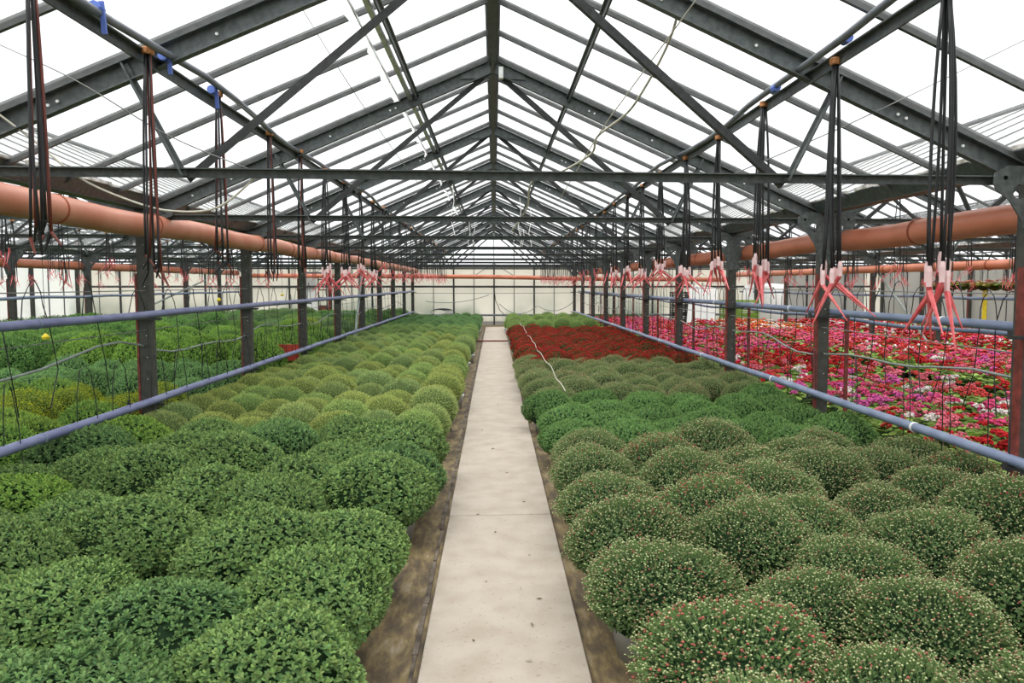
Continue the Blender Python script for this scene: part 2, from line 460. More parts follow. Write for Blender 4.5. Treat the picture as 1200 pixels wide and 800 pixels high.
# ------------------------------------------------------------------ trusses (one prototype, parts shared)
def channel(p, q, h, w, t=0.008):
    """C section with the web upright and its two flanges"""
    mb = MB()
    mb.beam(p, q, t, h)
    mb.beam(p, q, w, t, ou=w/2, ov=h/2-t/2)
    mb.beam(p, q, w, t, ou=w/2, ov=-h/2+t/2)
    return mb
def gusset_mesh():
    cu = bpy.data.curves.new('g', 'CURVE'); cu.dimensions = '2D'; cu.fill_mode = 'BOTH'; cu.extrude = 0.005
    def poly(pts):
        sp = cu.splines.new('POLY'); sp.points.add(len(pts)-1)
        for i, p in enumerate(pts): sp.points[i].co = (p[0], p[1], 0, 1)
        sp.use_cyclic_u = True
    half = [(0.06,-0.40),(0.085,-0.30),(0.12,-0.20),(0.19,-0.10),(0.27,-0.04),(0.29,0.0),(0.28,0.06),(0.20,0.10),(0.08,0.10),(0.0,0.04)]
    pts = half + [(-x, y) for x, y in reversed(half[:-1])]
    poly(pts)
    for s in (-1, 1):
        poly([(s*0.125 + 0.043*math.cos(a), -0.05 + 0.043*math.sin(a)) for a in [2*math.pi*k/14 for k in range(14)]])
        poly([(s*0.215 + 0.016*math.cos(a), 0.03 + 0.014*math.sin(a)) for a in [2*math.pi*k/8 for k in range(8)]])
    o = bpy.data.objects.new('g', cu); COL.objects.link(o)
    dg = bpy.context.evaluated_depsgraph_get()
    me = bpy.data.meshes.new_from_object(o.evaluated_get(dg))
    bpy.data.objects.remove(o)
    me.transform(Matrix.Rotation(R(90), 4, 'X'))
    me.materials.clear(); me.materials.append(M['steel'])
    me.name = 'gusset_plate'
    return me
GUS = gusset_mesh()
ZT = 2.23
bays_truss_parts = []
t0 = thing('roof_truss', 'proto', 'roof truss')
for s in (-1, 1):
    p, q = (s*0.03, 0, zroof(0.03)-0.062), (s*3.14, 0, zroof(3.14)-0.062)
    if s < 0: p, q = q, p
    bays_truss_parts.append(obj('rafter', channel(p, q, 0.115, 0.05), M['steel'], t0))
mb = MB(); mb.beam((-3.12,0,ZT),(3.12,0,ZT),0.008,0.05); mb.beam((-3.12,0,ZT),(3.12,0,ZT),0.045,0.007,ou=0.022,ov=0.022)
bays_truss_parts.append(obj('tie_beam', mb, M['steel'], t0))
for s in (-1, 1):
    mb = MB(); mb.beam((s*1.69,-0.04,ZT-0.02),(s*1.99,-0.04,zroof(1.99)-0.02),0.007,0.05,up=(0,1,0)); mb.beam((s*1.69,-0.02,ZT-0.02),(s*1.99,-0.02,zroof(1.99)-0.02),0.04,0.006,up=(0,1,0))
    bays_truss_parts.append(obj('strut', mb, M['steel'], t0))
    mb = MB(); mb.beam((s*1.69,0.02,ZT-0.03),(s*0.06,0.02,ZR-0.13),0.045,0.007,up=(0,1,0)); mb.beam((s*1.69,0.04,ZT-0.03),(s*0.06,0.04,ZR-0.13),0.007,0.04,up=(0,1,0),ou=0.02)
    bays_truss_parts.append(obj('brace', mb, M['dark_steel'], t0))
    mb = MB(); mb.v = [(s*0.02,-0.012,ZR-0.02),(s*0.30,-0.012,zroof(.3)-0.01),(s*0.30,-0.012,zroof(.3)-0.05),(s*0.02,-0.012,ZR-0.17)]
    mb.v += [(x,y-0.008,z) for x,y,z in mb.v]; mb.f = [(0,1,2,3),(7,6,5,4),(0,4,5,1),(1,5,6,2),(2,6,7,3),(3,7,4,0)]
    bays_truss_parts.append(obj('ridge_plate', mb, M['steel'], t0))
    bm_ = MB()
    for xx in (0.9, 1.5, 2.35, 2.75):
        for dx in (0, 0.05):
            if dx and xx in (1.5, 2.75): continue
            c = (s*(xx+dx), -0.02, zroof(xx+dx)-0.06)
            bm_.tube([(c[0],-0.016,c[2]),(c[0],-0.004,c[2])], 0.009, 6)
    bays_truss_parts.append(obj('bolts', bm_, M['film'], t0)); bays_truss_parts[-1]['kind'] = 'stuff'
first = True
for bx in BAYS:
    for i, fy in enumerate(FY):
        if bx != 0 and i == 0: continue
        if first:
            tr = t0; tr.location = (bx, fy, 0); first = False
        else:
            tr = dup(t0, bays_truss_parts, (bx, fy, 0))
        if bx == 0 and i == 0: nm_ = 'just overhead of the camera'
        else:
            j = i - 1
            nm_ = (nth(j) + ' one seen from the front') if j < 9 else 'against the back wall'
        tr['label'] = 'dark steel W-braced roof truss of the %s, %s' % (BAYN[bx], nm_)
        tr['category'] = 'roof truss'; tr['group'] = 'roof trusses of the ' + BAYN[bx]

# ------------------------------------------------------------------ posts
pm = MB()
pm.box(-0.055, 0.055, -0.004, 0.004, 0, 2.30)
for s in (-1, 1): pm.box(s*0.055-0.004, s*0.055+0.004, -0.05, 0.05, 0, 2.30)
pm_lip = MB()
POST = MB().box(-0.055, 0.055, -0.05, -0.042, 0, 2.3).box(-0.055, -0.047, -0.042, 0.05, 0, 2.3).box(0.047, 0.055, -0.042, 0.05, 0, 2.3).mesh('shaft'); POST.materials.append(M['post'])
REDL = MB().box(-0.075, -0.056, -0.056, 0.0, 0, 1.72).mesh('red_flat_bar'); REDL.materials.append(M['rust'])
BASE = MB().box(-0.1, 0.1, -0.1, 0.1, 0, 0.03).mesh('base_plate'); BASE.materials.append(M['post'])
holes = MB()
for z in (0.55, 0.75, 0.95, 1.15, 1.38, 1.6, 1.8, 1.98):
    holes.tube([(0.012,-0.053,z),(0.012,-0.0495,z)], 0.004, 6)
HOLES = holes.mesh('bolt_heads'); HOLES.materials.append(M['film'])
for side, px in (('left', -3.2), ('right', 3.2), ('outer left', -9.6), ('outer right', 9.6), ('far left', -15.9), ('far right', 15.9)):
    for i, fy in enumerate(FY):
        if abs(px) > 4 and i < 4: continue
        if abs(px) > 15 and i < 7: continue
        vis = {3.2: 1, 9.6: 4, 15.9: 7}[abs(px)]
        if px == -3.2: vis = 2
        if px == -9.6: vis = 4
        j = max(0, i - vis)
        lab = 'tall dark steel post with red edge, %s post visible in the %s row' % (nth(j), side)
        if abs(px) == 3.2 and i < vis: lab = 'tall dark steel post beside the camera in the %s row' % side + (' ahead of it' if i else '')
        t = thing('steel_post', lab, 'post', (px, fy, 0), 0, 'steel posts of the %s row' % side)
        link('shaft', POST, None, t); link('base_plate', BASE, None, t)
        if i < 9: link('red_flat_bar', REDL, None, t)
        if abs(px) == 3.2 and i < 6: link('bolt_heads', HOLES, None, t)['kind'] = 'stuff'
        if abs(px) < 15:
            gp_ = link('gusset_plate', GUS, None, t, (0, -0.062, 2.21))
            if px == -3.2: gp_.scale = (1, 1, 0.45); gp_.location.z = 2.25

# ------------------------------------------------------------------ walls
wb = struct(link('wall_back', None, None, None, (0, YB, 0)))
WPn = MB().box(0.006, 0.794, 0, 0.03, 0, 2.30).mesh('wall_panel'); WPn.materials.append(M['wall_panel'])
WPg = MB().box(0.006, 0.794, 0, 0.03, 0, 2.30).mesh('wall_panel'); WPg.materials.append(M['grey_panel'])
SEAM = MB().box(-0.012, 0.012, -0.015, 0.0, 0, 2.30).mesh('seam_strip'); SEAM.materials.append(M['alu'])
MUL = MB().box(-0.03, 0.03, -0.06, 0.0, 0, 2.34).mesh('mullion'); MUL.materials.append(M['dark_steel'])
nx = 40
for i in range(nx):
    x = -16 + 0.8*i
    link('wall_panel', WPg if x > 10.3 and x < 15.2 else WPn, None, wb, (x, 0, 0))
    if i % 2 == 0: link('mullion', MUL, None, wb, (x, 0, 0))
    else: link('seam_strip', SEAM, None, wb, (x, 0, 0))
obj('top_rail', MB().box(-16, 16, -0.05, 0.03, 2.30, 2.37), M['steel'], wb)
obj('plinth', MB().box(-16, 16, -0.05, 0.05, 0, 0.14), simple('concrete_plinth', (0.34, 0.33, 0.30), 0.9), wb)
for bx in BAYS:      # glazed gables above the wall
    nst = 8
    for i in range(nst):
        xa, xb = -3.2 + 0.8*i, -3.2 + 0.8*(i+1)
        mb = MB(); g = 0.008
        xs = [xa+g, xb-g]
        za, zb = zroof(xs[0]) , zroof(xs[1])
        mb.v = [(xs[0],0,2.37),(xs[1],0,2.37),(xs[1],0,max(zb,2.38)),(xs[0],0,max(za,2.38))]
        mb.v += [(x,0.006,z) for x,_,z in mb.v]
        mb.f = [(0,1,2,3),(7,6,5,4),(0,4,5,1),(1,5,6,2),(2,6,7,3),(3,7,4,0)]
        obj('gable_pane', mb, M['glass'], wb, (bx, 0, 0))
        if i:
            obj('gable_bar', MB().box(xa-0.014, xa+0.014, -0.02, 0.02, 2.37, zroof(xa)), M['steel'], wb, (bx, 0, 0))
    mb = MB()
    for s in (-1, 1): mb.beam((bx+s*0.8,-0.04,1.95),(bx,-0.04,2.45),0.02,0.02)
    obj('gable_brace', mb, M['steel'], wb)
WPs = MB().box(-0.03, 0, 0.006, 0.994, 0, 2.30).mesh('wall_panel'); WPs.materials.append(M['side_panel'])
WPq = MB().box(-0.03, 0, 0.006, 0.994, 0, 2.30).mesh('wall_panel'); WPq.materials.append(M['grey_panel'])
MUS = MB().box(-0.04, 0.02, -0.02, 0.02, 0, 2.30).mesh('mullion'); MUS.materials.append(M['alu'])
for side, x in (('left', -16.0), ('right', 16.03)):
    ws = struct(link('wall_' + side, None, None, None, (x, 0, 0)))
    for i in range(31):
        yy = 0.75 + i
        link('wall_panel', WPs if side == 'left' else WPq, None, ws, (0, yy, 0))
        link('mullion', MUS, None, ws, (0, yy, 0))
    obj('top_rail', MB().box(-0.06, 0.04, 0.7, YB, 2.30, 2.40), M['steel'], ws)
# outer door in the back wall, left of the middle bay
dr = struct(link('door_1', None, None, None, (-6.95, YB - 0.06, 0)))
for s in (-1, 1): obj('door_post', MB().box(s*0.5-0.05, s*0.5+0.05, -0.05, 0.04, 0, 2.0), M['rust'], dr)
obj('lintel', MB().box(-0.6, 0.6, -0.05, 0.04, 1.98, 2.1), M['grey_pipe'], dr)
obj('bright_panel', MB().box(-0.45, 0.0, -0.02, 0.0, 0.1, 1.97), M['white_sheet'], dr)
lad = MB()
for s in (0.08, 0.40): lad.box(s-0.02, s+0.02, -0.04, 0.0, 0.05, 1.98)
for z in (0.4,0.75,1.1,1.4,1.6,1.8): lad.box(0.08, 0.40, -0.035, -0.01, z-0.02, z+0.02)
obj('door_leaf_frame', lad, M['dark_steel'], dr)
obj('lower_panel', MB().box(0.10, 0.38, -0.025, -0.012, 0.05, 0.8), M['rust'], dr)

# ------------------------------------------------------------------ long pipes
def wavy(x, y0, y1, z, ax=0.0, az=0.0, step=0.5, per=3.0, ph=0.0):
    pts = []; n = max(2, int((y1-y0)/step))
    for i in range(n+1):
        y = y0 + (y1-y0)*i/n
        pts.append((x + ax*math.sin(y*1.7+ph), y, z + az*math.sin(2*math.pi*(y-Y0)/per+ph) + az*0.4*math.sin(y*0.83+ph)))
    return pts
def long_pipe(name, label, cat, x, y0, y1, z, r, mat, ring=None, ringstep=2.0, ax=0, az=0, n=10, rm=None, clips=False, ph=0.0, group=None, ringw=0.02):
    t = thing(name, label, cat, (0,0,0), 0, group)
    obj('tube', MB().tube(wavy(x, y0, y1, z, ax, az, ph=ph), r, n), mat, t, smooth=True)
    if ring:
        y = y0 + 0.6
        me = MB().lathe([(r*0.99,-ringw),(r*ring,-ringw),(r*ring,ringw),(r*0.99,ringw)], n*2).mesh('pipe_collar', True)
        me.transform(Matrix.Rotation(R(90), 4, 'X')); me.materials.append(rm or mat)
        while y < y1:
            link('pipe_collar', me, None, t, (x + ax*math.sin(y*1.7+ph), y, z)); y += ringstep
    return t
# upper and lower blue pipes carried on the post rows
for side, px, mat in (('left', -3.2, 'violet_pipe'), ('right', 3.2, 'blue_pipe')):
    s = -1 if px < 0 else 1
    xi = px - s*0.10
    for lev, z, r in (('upper', 1.35, 0.033), ('lower', 0.565, 0.034)):
        t = long_pipe('water_pipe', 'long blue-grey plastic pipe, %s rail of the %s post row' % (lev, side), 'pipe', xi if not (side=='right' and lev=='upper') else px + 0.09, -1.0, YB-1.0, z, r, M[mat], ring=1.12, ringstep=3.0, az=0.003, rm=M['film'] if side=='right' else M['blue_pipe'], ringw=0.012)
    # pipe shelf brackets on every post
    bk = MB().box(-0.16, 0.16, -0.02, 0.02, -0.02, 0.0).box(-0.16,-0.15,-0.02,0.02,0.0,0.03)
    bme = bk.mesh('pipe_bracket'); bme.materials.append(M['dark_steel'])
    for i, fy in enumerate(FY):
        if i == 0: continue
        for z in (1.315, 0.53):
            tag(link('pipe_bracket', bme, None, None, (px, fy-0.075, z)), 'small dark bracket carrying the %s pipe, on the %s post of the %s row' % ('upper' if z > 1 else 'lower', nth(i-1), side), 'bracket', 'pipe brackets of the %s row' % side)
for side, px in (('left', -9.6), ('right', 9.6)):
    long_pipe('water_pipe', 'blue-grey pipe on the outer %s post row' % side, 'pipe', px+0.1, 8, YB-1, 1.34, 0.033, M['blue_pipe'], az=0.01)
    long_pipe('drain_pipe', 'orange plastic drain pipe along the outer %s post row' % side, 'pipe', px-0.14, 8, YB-0.8, 2.05 if side=='left' else 1.99, 0.095, M['orange_pipe'], ring=1.1, ringstep=2.0, rm=M['collar'], n=14)
long_pipe('water_pipe', 'thin blue-grey pipe just behind the upper right pipe', 'pipe', 3.55, 1.0, YB-1.5, 1.27, 0.018, M['blue_pipe'], az=0.015)
# orange drain pipes of the middle bay
long_pipe('drain_pipe', 'thick faded orange drain pipe in front of the left post row', 'pipe', -3.03, 0.5, YB-0.5, 2.14, 0.10, M['dusty_orange'], ring=1.07, ringstep=1.55, rm=M['collar'], n=18, az=0.012, ringw=0.006)
long_pipe('drain_pipe', 'thick orange drain pipe behind the right post row', 'pipe', 3.42, 0.5, YB-0.5, 2.045, 0.10, M['orange_pipe'], ring=1.08, ringstep=1.7, rm=M['collar'], n=18, az=0.01, ringw=0.012)
# cross pipes at the back wall
t = thing('drain_pipe', 'orange drain pipe running across the back wall', 'pipe')
o = obj('tube', MB().tube([(-9.4,YB-0.32,1.95),(-3.2,YB-0.32,1.93),(0,YB-0.32,1.91),(3.4,YB-0.32,1.84),(9.5,YB-0.32,1.80)], 0.085, 14), M['orange_pipe'], t, smooth=True)
for z, nm_ in ((1.53,'upper'),(0.40,'lower')):
    tag(obj('water_pipe', MB().tube([(-15.5,YB-0.16,z),(-3.2,YB-0.16,z),(3.2,YB-0.16,z-0.01),(15.5,YB-0.16,z)], 0.04, 8), M['dark_steel' if z > 1 else 'grey_pipe']), 'dark %s pipe fixed across the back wall' % nm_, 'pipe')
tag(obj('wall_wire', MB().tube([(-3.2,YB-0.14,1.27),(0,YB-0.14,1.26),(3.2,YB-0.14,1.28)], 0.010, 5), M['wire']), 'thin wire stretched across the back wall between the pipes', 'wire')
# sagging hose festoons on the back wall
for (xa, za, xb, zb, sag, nm_) in ((-2.7,0.95,-0.2,1.2,0.16,'left'),(0.2,0.85,1.7,0.75,0.35,'middle'),(1.75,0.75,3.2,0.95,0.28,'right')):
    pts = []
    for i in range(15):
        u = i/14; pts.append((xa+(xb-xa)*u, YB-0.1, za+(zb-za)*u - sag*4*u*(1-u)))
    tag(obj('sagging_hose', MB().tube(pts, 0.013, 5), M['green_hose']), 'thin sagging hose festoon on the back wall, the %s one' % nm_, 'hose')
# coil of hose on the lower wall pipe
mb = MB()
for k in range(7):
    rr = 0.16 + 0.015*k
    mb.tube([(-2.2 + 1.9*rr*math.cos(a) + .03*k, YB-0.22-0.012*k, 0.52 + 0.6*rr*math.sin(a)) for a in [2*math.pi*j/18 for j in range(19)]], 0.010, 5)
tag(obj('hose_coil', mb, M['grey_pipe']), 'coil of dark hose hung low on the back wall left of the path', 'hose')
mb = MB().tube([(0.0,YB-0.12,1.5),(0.05,YB-0.12,1.0),(0.22,YB-0.14,0.6),(0.40,YB-0.14,0.42)], 0.014, 6)
tag(obj('hanging_cable', mb, M['black']), 'black cable dropping down the centre of the back wall', 'cable')

# water pipes under the roof that carry the hose bundles
for s, side in ((-1,'left'),(1,'right')):
    pts = []
    rnd = random.Random(5 + s)
    ys = np.arange(0.6, YB-1.2, 0.55)
    for y in ys:
        zz = 2.845 + 0.022*math.sin(2*math.pi*(y-Y0)/3.0) + rnd.uniform(-.008,.008)
        if s > 0 and y < 4.4: zz += 0.02*math.sin((y-2.2)*1.4)
        pts.append((s*(1.76 + 0.035*math.sin(y*1.1+s)), y, zz))
    t = thing('irrigation_pipe', 'dark grey irrigation pipe under the %s roof slope, bundles hang from it' % side, 'pipe')
    obj('tube', MB().tube(pts, 0.020, 8), M['grey_pipe'], t, smooth=True)
    for (yy, dz) in (((3.77,0.02),(4.5,-0.01),(5.23,-0.02)) if s < 0 else ((3.95,0.0),(4.95,0.0))):
        mb = MB().tube([(0,-0.03,0),(0,0.03,0)], 0.026, 8)
        if s < 0: mb.beam((0.02,0,0.03),(0.025,0.01,-0.07-abs(dz)*2),0.022,0.010,up=(0,1,0))
        obj('blue_tape', mb, M['tape'], t, (s*1.765, yy, 2.845+dz*0.3))
for bx in (-6.4, 6.4, 12.8, -12.8):
    for s in (-1, 1):
        tag(obj('irrigation_pipe', MB().tube(wavy(bx+s*1.78, 3 if abs(bx)<7 else 9, YB-1.2, 2.72, 0.02, 0.02), 0.018, 6), M['grey_pipe'], smooth=True),
            'thin overhead irrigation pipe on the %s side of the %s' % ('left' if s < 0 else 'right', BAYN[bx]), 'pipe')

# ------------------------------------------------------------------ hose bundles
def hose_pts(rnd, top, bot_z, spread, k, n):
    a = 2*math.pi*k/n + rnd.uniform(-.3,.3)
    bx, by = spread*math.cos(a)*rnd.uniform(.6,1), spread*math.sin(a)*rnd.uniform(.6,1)
    wx, wy = rnd.uniform(-.018,.018), rnd.uniform(-.018,.018)
    pts = []
    for i in range(7):
        u = i/6
        f = u**0.8
        pts.append((0.012*math.cos(a)*(1-u) + bx*f + wx*math.sin(u*math.pi), 0.012*math.sin(a)*(1-u) + by*f + wy*math.sin(u*math.pi), top + (bot_z-top)*u))
    return pts
def bundle_proto(seed, kind, length, detailed=True):
    rnd = random.Random(seed)
    root = thing('hose_bundle', 'proto', 'hose bundle')
    parts = []
    capm = MB().lathe([(0.0,-0.034),(0.026,-0.034),(0.031,-0.028),(0.031,-0.004),(0.026,0.0),(0.0,0.0)], 12)
    parts.append(obj('wooden_cap', capm, M['tan'], root))
    n = 7 if detailed else 5
    hb, sb = MB(), MB()
    for k in range(n):
        bz = -length + rnd.uniform(-.05,.05)
        pts = hose_pts(rnd, -0.03, bz, 0.055 if kind == 'stake' else 0.045, k, n)
        mat = M['black']
        if kind == 'brown' and k % 3 == 1: mat = M['brown_hose']
        if detailed: parts.append(obj('hose', MB().tube(pts, 0.0068 if kind == 'stake' else 0.0058, 6), mat, root, smooth=True))
        else: hb.tube(pts, 0.0058, 4)
        e2 = Vector(pts[-1])
        # stake: milky clip then tapering pink blade leaning outward, crossing the bundle
        a = rnd.uniform(0, 2*math.pi)
        side = 1 if k % 2 else -1
        lean = rnd.uniform(0.07, 0.21) * side
        if kind == 'stake' or not detailed:
            l1 = 0.055; l2 = rnd.uniform(0.17, 0.23)
            q1 = e2 + Vector((0.0, 0, -l1)); q2 = q1 + Vector((lean, rnd.uniform(-.09,.09), -l2*(0.8 if abs(lean) > .12 else 1.0)))
            if detailed:
                parts.append(obj('clip', MB().tube([e2+Vector((0,0,.02)), e2, q1], [0.008,0.013,0.012], 6), M['pale_pink'], root))
                parts.append(obj('stake', MB().tube([q1, (q1*2+q2)/3, q2], [0.012,0.0095,0.002], 5), M['pink'], root))
            else:
                q2 = q1 + (q2-q1)*0.8; sb.tube([e2, q1, q2], [0.006,0.0075,0.002], 4)
        else:
            q2 = e2 + Vector((lean*0.3, rnd.uniform(-.03,.03), -rnd.uniform(.03,.1)))
            parts.append(obj('hose_end', MB().tube([e2, q2], [0.008,0.004], 5), M['brown_hose' if k % 2 else 'black'], root))
    if not detailed:
        h = obj('hoses', hb, M['black'], root); h['kind'] = 'stuff'; parts.append(h)
        h = obj('stakes', sb, M['pink'], root); h['kind'] = 'stuff'; parts.append(h)
    return root, parts
protos = {'stake': [bundle_proto(10+i, 'stake', 1.02) for i in range(3)], 'brown': [bundle_proto(20+i, 'brown', 1.06) for i in range(2)],
          'far': [bundle_proto(30+i, 'stake', 0.98, False) for i in range(3)]}
used = set()
def put_bundle(kind, idx, loc, rz, label, group, sc=1.0):
    root, parts = protos[kind][idx]
    if (kind, idx) in used: r = dup(root, parts, loc, rz)
    else:
        used.add((kind, idx)); r = root; r.location = loc; r.rotation_euler = (0,0,rz)
    r.scale = (1, 1, sc)
    r['label'] = label; r['group'] = group
    return r
for s, side in ((-1,'left'),(1,'right')):
    for i in range(26):
        y = (3.23 if s < 0 else 3.11) + 1.085*i + random.uniform(-.05,.05)
        if y > YB - 1.4: break
        if s < 0: kind = 'brown' if i < 5 else ('stake' if i < 9 else 'far')
        else: kind = 'stake' if i < 9 else 'far'
        idx = random.randrange(len(protos[kind]))
        zt = 2.82 + random.uniform(-.02,.02)
        if i < 40:
            lab = 'bundle of black drip hoses %son the %s overhead pipe, %s in line' % ('with pink stakes ' if kind != 'brown' else 'with red-brown strands ', side, nth(i))
        else: lab = 'distant bundle of black drip hoses on the %s overhead pipe near back wall' % side
        put_bundle(kind, idx, (s*(1.80 if s > 0 else 1.775), y, zt + (0.03 if s < 0 else 0)), random.uniform(0, 6.28), lab, 'hose bundles on the %s overhead pipe' % side, (1.13 if (i == 0 and s > 0) else random.uniform(0.95, 1.06)))
for bx in (-6.4, 6.4, 12.8, -12.8):
    for s in (-1, 1):
        for i in range(24):
            y = 5.6 + 1.085*i + random.uniform(-.1,.1)
            if y > YB - 1.5 or (abs(bx) > 7 and y < 12): continue
            put_bundle('far', random.randrange(3), (bx + s*1.8, y, 2.72), random.uniform(0,6.28),
                       'black drip hose bundle in the %s, %s overhead pipe, %s in line' % (BAYN[bx], 'left' if s < 0 else 'right', nth(i)),
                       'hose bundles of the %s, %s pipe' % (BAYN[bx], 'left' if s < 0 else 'right'), random.uniform(0.8, 1.05))

# ------------------------------------------------------------------ drip loops on the side rows
rl = random.Random(3)
loops = []
for v in range(5):
    mb = MB(); w = rl.uniform(0.16, 0.34); h = rl.uniform(0.12, 0.26)
    pts = [(0,0,-0.02)]
    for i in range(9):
        u = i/8
        pts.append((rl.uniform(-.01,.01), w*u, 0.02 + h*math.sin(math.pi*min(1,u*1.05))**0.8 if u < .96 else -0.02))
    pts += [(0.02, w+rl.uniform(0,.12), -0.35), (0.0, w+rl.uniform(-.1,.2), -0.62)]
    mb.tube(pts, 0.0042, 4)
    me = mb.mesh('drip_loop'); me.materials.append(M['black']); loops.append(me)
lows = []
for v in range(4):
    mb = MB(); w = rl.uniform(0.1, 0.25)
    mb.tube([(0,0,-0.01),(0.0,0.01,0.2),(0.0,w*0.3,0.38),(0.0,w*0.7,0.40),(0,w,0.33),(0.02,w+.02,0.1),(0.03,w+.03,-0.15)], 0.0038, 4)
    me = mb.mesh('drip_loop'); me.materials.append(M['black']); lows.append(me)
for px, side in ((-3.2,'left'),(3.2,'right')):
    s = -1 if px < 0 else 1
    xu = px - s*0.10 if side == 'left' else px + 0.09
    for lev, y, ymax, z_, src, xx in (('upper', 3.2, 27, 1.37, loops, xu), ('lower', 2.8, 24, 0.60, lows, px - s*0.10)):
        seg, cnt = -1, 0
        while y < ymax:
            sg_ = int((y - Y0)//S)
            if sg_ != seg: seg, cnt = sg_, 0
            tag(link('drip_loop', src[rl.randrange(len(src))], None, None, (xx, y, z_)),
                'thin black drip hose, %s %s pipe, %s beyond the %s post' % (side, lev, nth(cnt) if cnt else 'first', nth(seg-1) if seg > 0 else 'unseen'),
                'hose', 'drip hoses over the %s %s pipe' % (lev, side))
            cnt += 1
            y += rl.uniform(0.22, 0.5) if (side == 'right' and lev == 'upper') else rl.uniform(0.4, 0.9)
    # slack grey hose halfway between the two pipes
    pts = []; n = 70
    for i in range(n+1):
        y = 2.0 + 27*i/n
        pts.append((px + s*0.02 + 0.02*math.sin(y*2.1), y, 0.98 + 0.05*math.sin(y*1.3+s) + 0.03*math.sin(y*2.9) + (0.08*math.exp(-((y-6.6)/1.0)**2) if s < 0 else 0)))
    tag(obj('slack_hose', MB().tube(pts, 0.0095, 6), M['green_hose'], smooth=True), 'slack grey-green hose strung between the two pipes of the %s post row' % side, 'hose')
    for z, nm_ in ((1.20,'above'),(1.56,'below the orange pipe and above')):
        tag(obj('tension_wire', MB().tube([(px-0.02*s,0.6,z),(px-0.02*s,YB-1,z+0.01)], 0.004, 4), M['wire']), 'thin wire %s the %s of the %s post row' % ('just below' if z < 1.3 else 'strung over', 'upper blue pipe', side), 'wire')
for i, fy in enumerate(FY[1:], 1):
    tag(obj('pipe_stake', MB().box(-0.015,0.015,-0.015,0.015,0,1.34), M['rust'], None, (3.45, fy-0.02, 0)), 'thin rust-red stake beside the %s post of the right row' % nth(i-1), 'stake', 'rust-red stakes of the right row')

dt = [(0.75 + 0.012*math.sin(y*1.3), y, 0.50 + 0.02*math.sin(y*3.1)) for y in np.arange(8.2, 27, 0.4)]
tag(obj('drip_tape', MB().tube(dt, 0.0045, 5), M['cable']), 'pale drip tape lying along the top of the right bed near the path', 'tape')

# diagonal stays
tag(obj('diagonal_stay', MB().tube([(-3.16,19.45,2.1),(-3.1,17.6,0.05)], 0.028, 8), M['green_hose']), 'pale grey diagonal stay leaning against a distant post of the left row', 'stay')
tag(obj('diagonal_stay', MB().tube([(9.55,19.3,2.0),(9.4,16.4,0.25)], 0.028, 8), M['green_hose']), 'pale diagonal stay at the outer right post row', 'stay')
tag(obj('diagonal_stay', MB().tube([(-9.55,27.0,1.75),(-9.5,22.8,1.05)], 0.028, 8), M['green_hose']), 'pale diagonal stay behind the second left post', 'stay')

# cables and wires in the roof
def cable(name, label, pts, r, mat):
    # smooth catmull-rom
    P = [Vector(p) for p in pts]; out = []
    for i in range(len(P)-1):
        p0, p1, p2, p3 = P[max(i-1,0)], P[i], P[i+1], P[min(i+2,len(P)-1)]
        for j in range(6):
            t = j/6
            out.append(0.5*((2*p1)+(-p0+p2)*t+(2*p0-5*p1+4*p2-p3)*t*t+(-p0+3*p1-3*p2+p3)*t**3))
    out.append(P[-1])
    tag(obj(name, MB().tube(out, r, 6), mat, smooth=True), label, 'cable' if 'cable' in label else 'wire')
def at(px, py, d):
    """world point seen at pixel px,py at depth d in front of the camera"""
    f = 928.0
    x = (px - 600 + cam_d.shift_x*1200*1.0) / f * d; yv = (400 - py) / f * d
    return cam.rotation_euler.to_matrix() @ Vector((x, yv, -d)) + Vector(cam.location)
cable('white_cable', 'cream cable sagging from the left rafter over the orange pipe to the tie beam', [at(-20,120,4.2), at(40,165,4.3), at(93,208,4.35), at(150,234,4.4), at(200,247,4.4), at(255,243,4.4), at(300,207,4.42)], 0.0065, M['cable'])
cable('hanging_cable', 'cream cable snaking down from the right rafter toward the tie beams', [at(792,-10,4.6), at(793,20,4.75), at(778,62,5.0), at(750,112,5.4), at(732,135,5.8), at(700,160,6.1), at(693,180,6.3), at(660,200,6.8), at(640,207,7.2), at(622,215,7.4), at(617,245,8.0), at(600,270,9)], 0.009, M['cable'])
cable('thin_wire', 'thin wire crossing the right slope beside the cream cable', [at(830,-20,4.2), at(790,35,4.5), at(735,110,5.0), at(700,160,5.5), at(655,235,7.5)], 0.004, M['cable'])
cable('thin_wire', 'fine wire running from the left edge down to the first tie beam', [at(-10,48,4.0), at(90,95,4.1), at(200,160,4.3), at(305,203,4.4)], 0.0035, M['wire'])
cable('thin_wire', 'fine wire running from the right edge down to the first tie beam', [at(1215,40,4.4), at(1000,143,4.6), at(845,210,4.65)], 0.0035, M['wire'])
cable('thin_wire', 'fine wire along the left overhead pipe', [at(200,62,4.3), at(270,115,5.2), at(305,142,5.6)], 0.0035, M['wire'])
cable('thin_wire', 'fine wire hanging in the left glass slope', [at(345,-5,5.0), at(400,85,6.0), at(450,160,7.2), at(490,215,9.0)], 0.0035, M['wire'])
tag(obj('white_box', MB().box(-0.018,0.022,-0.03,0.03,-0.07,0.03), M['film'], None, (0.07, 7.35, 3.55)), 'small white box hung under the ridge at the second truss', 'box')

# dangling white ties far along the ridge
for i in range(9):
    x = random.choice([-1,1])*random.uniform(0.35, 0.8); y = 12 + 1.7*i
    tag(obj('string', MB().tube([(0,0,0),(0.02,0,-0.25),(-0.03,0,-0.5),(0.03,0,-0.75)], 0.006, 4), M['film'], None, (x, y, 3.1)), 'short white string hanging under the far roof ridge', 'string', 'white strings under the ridge')

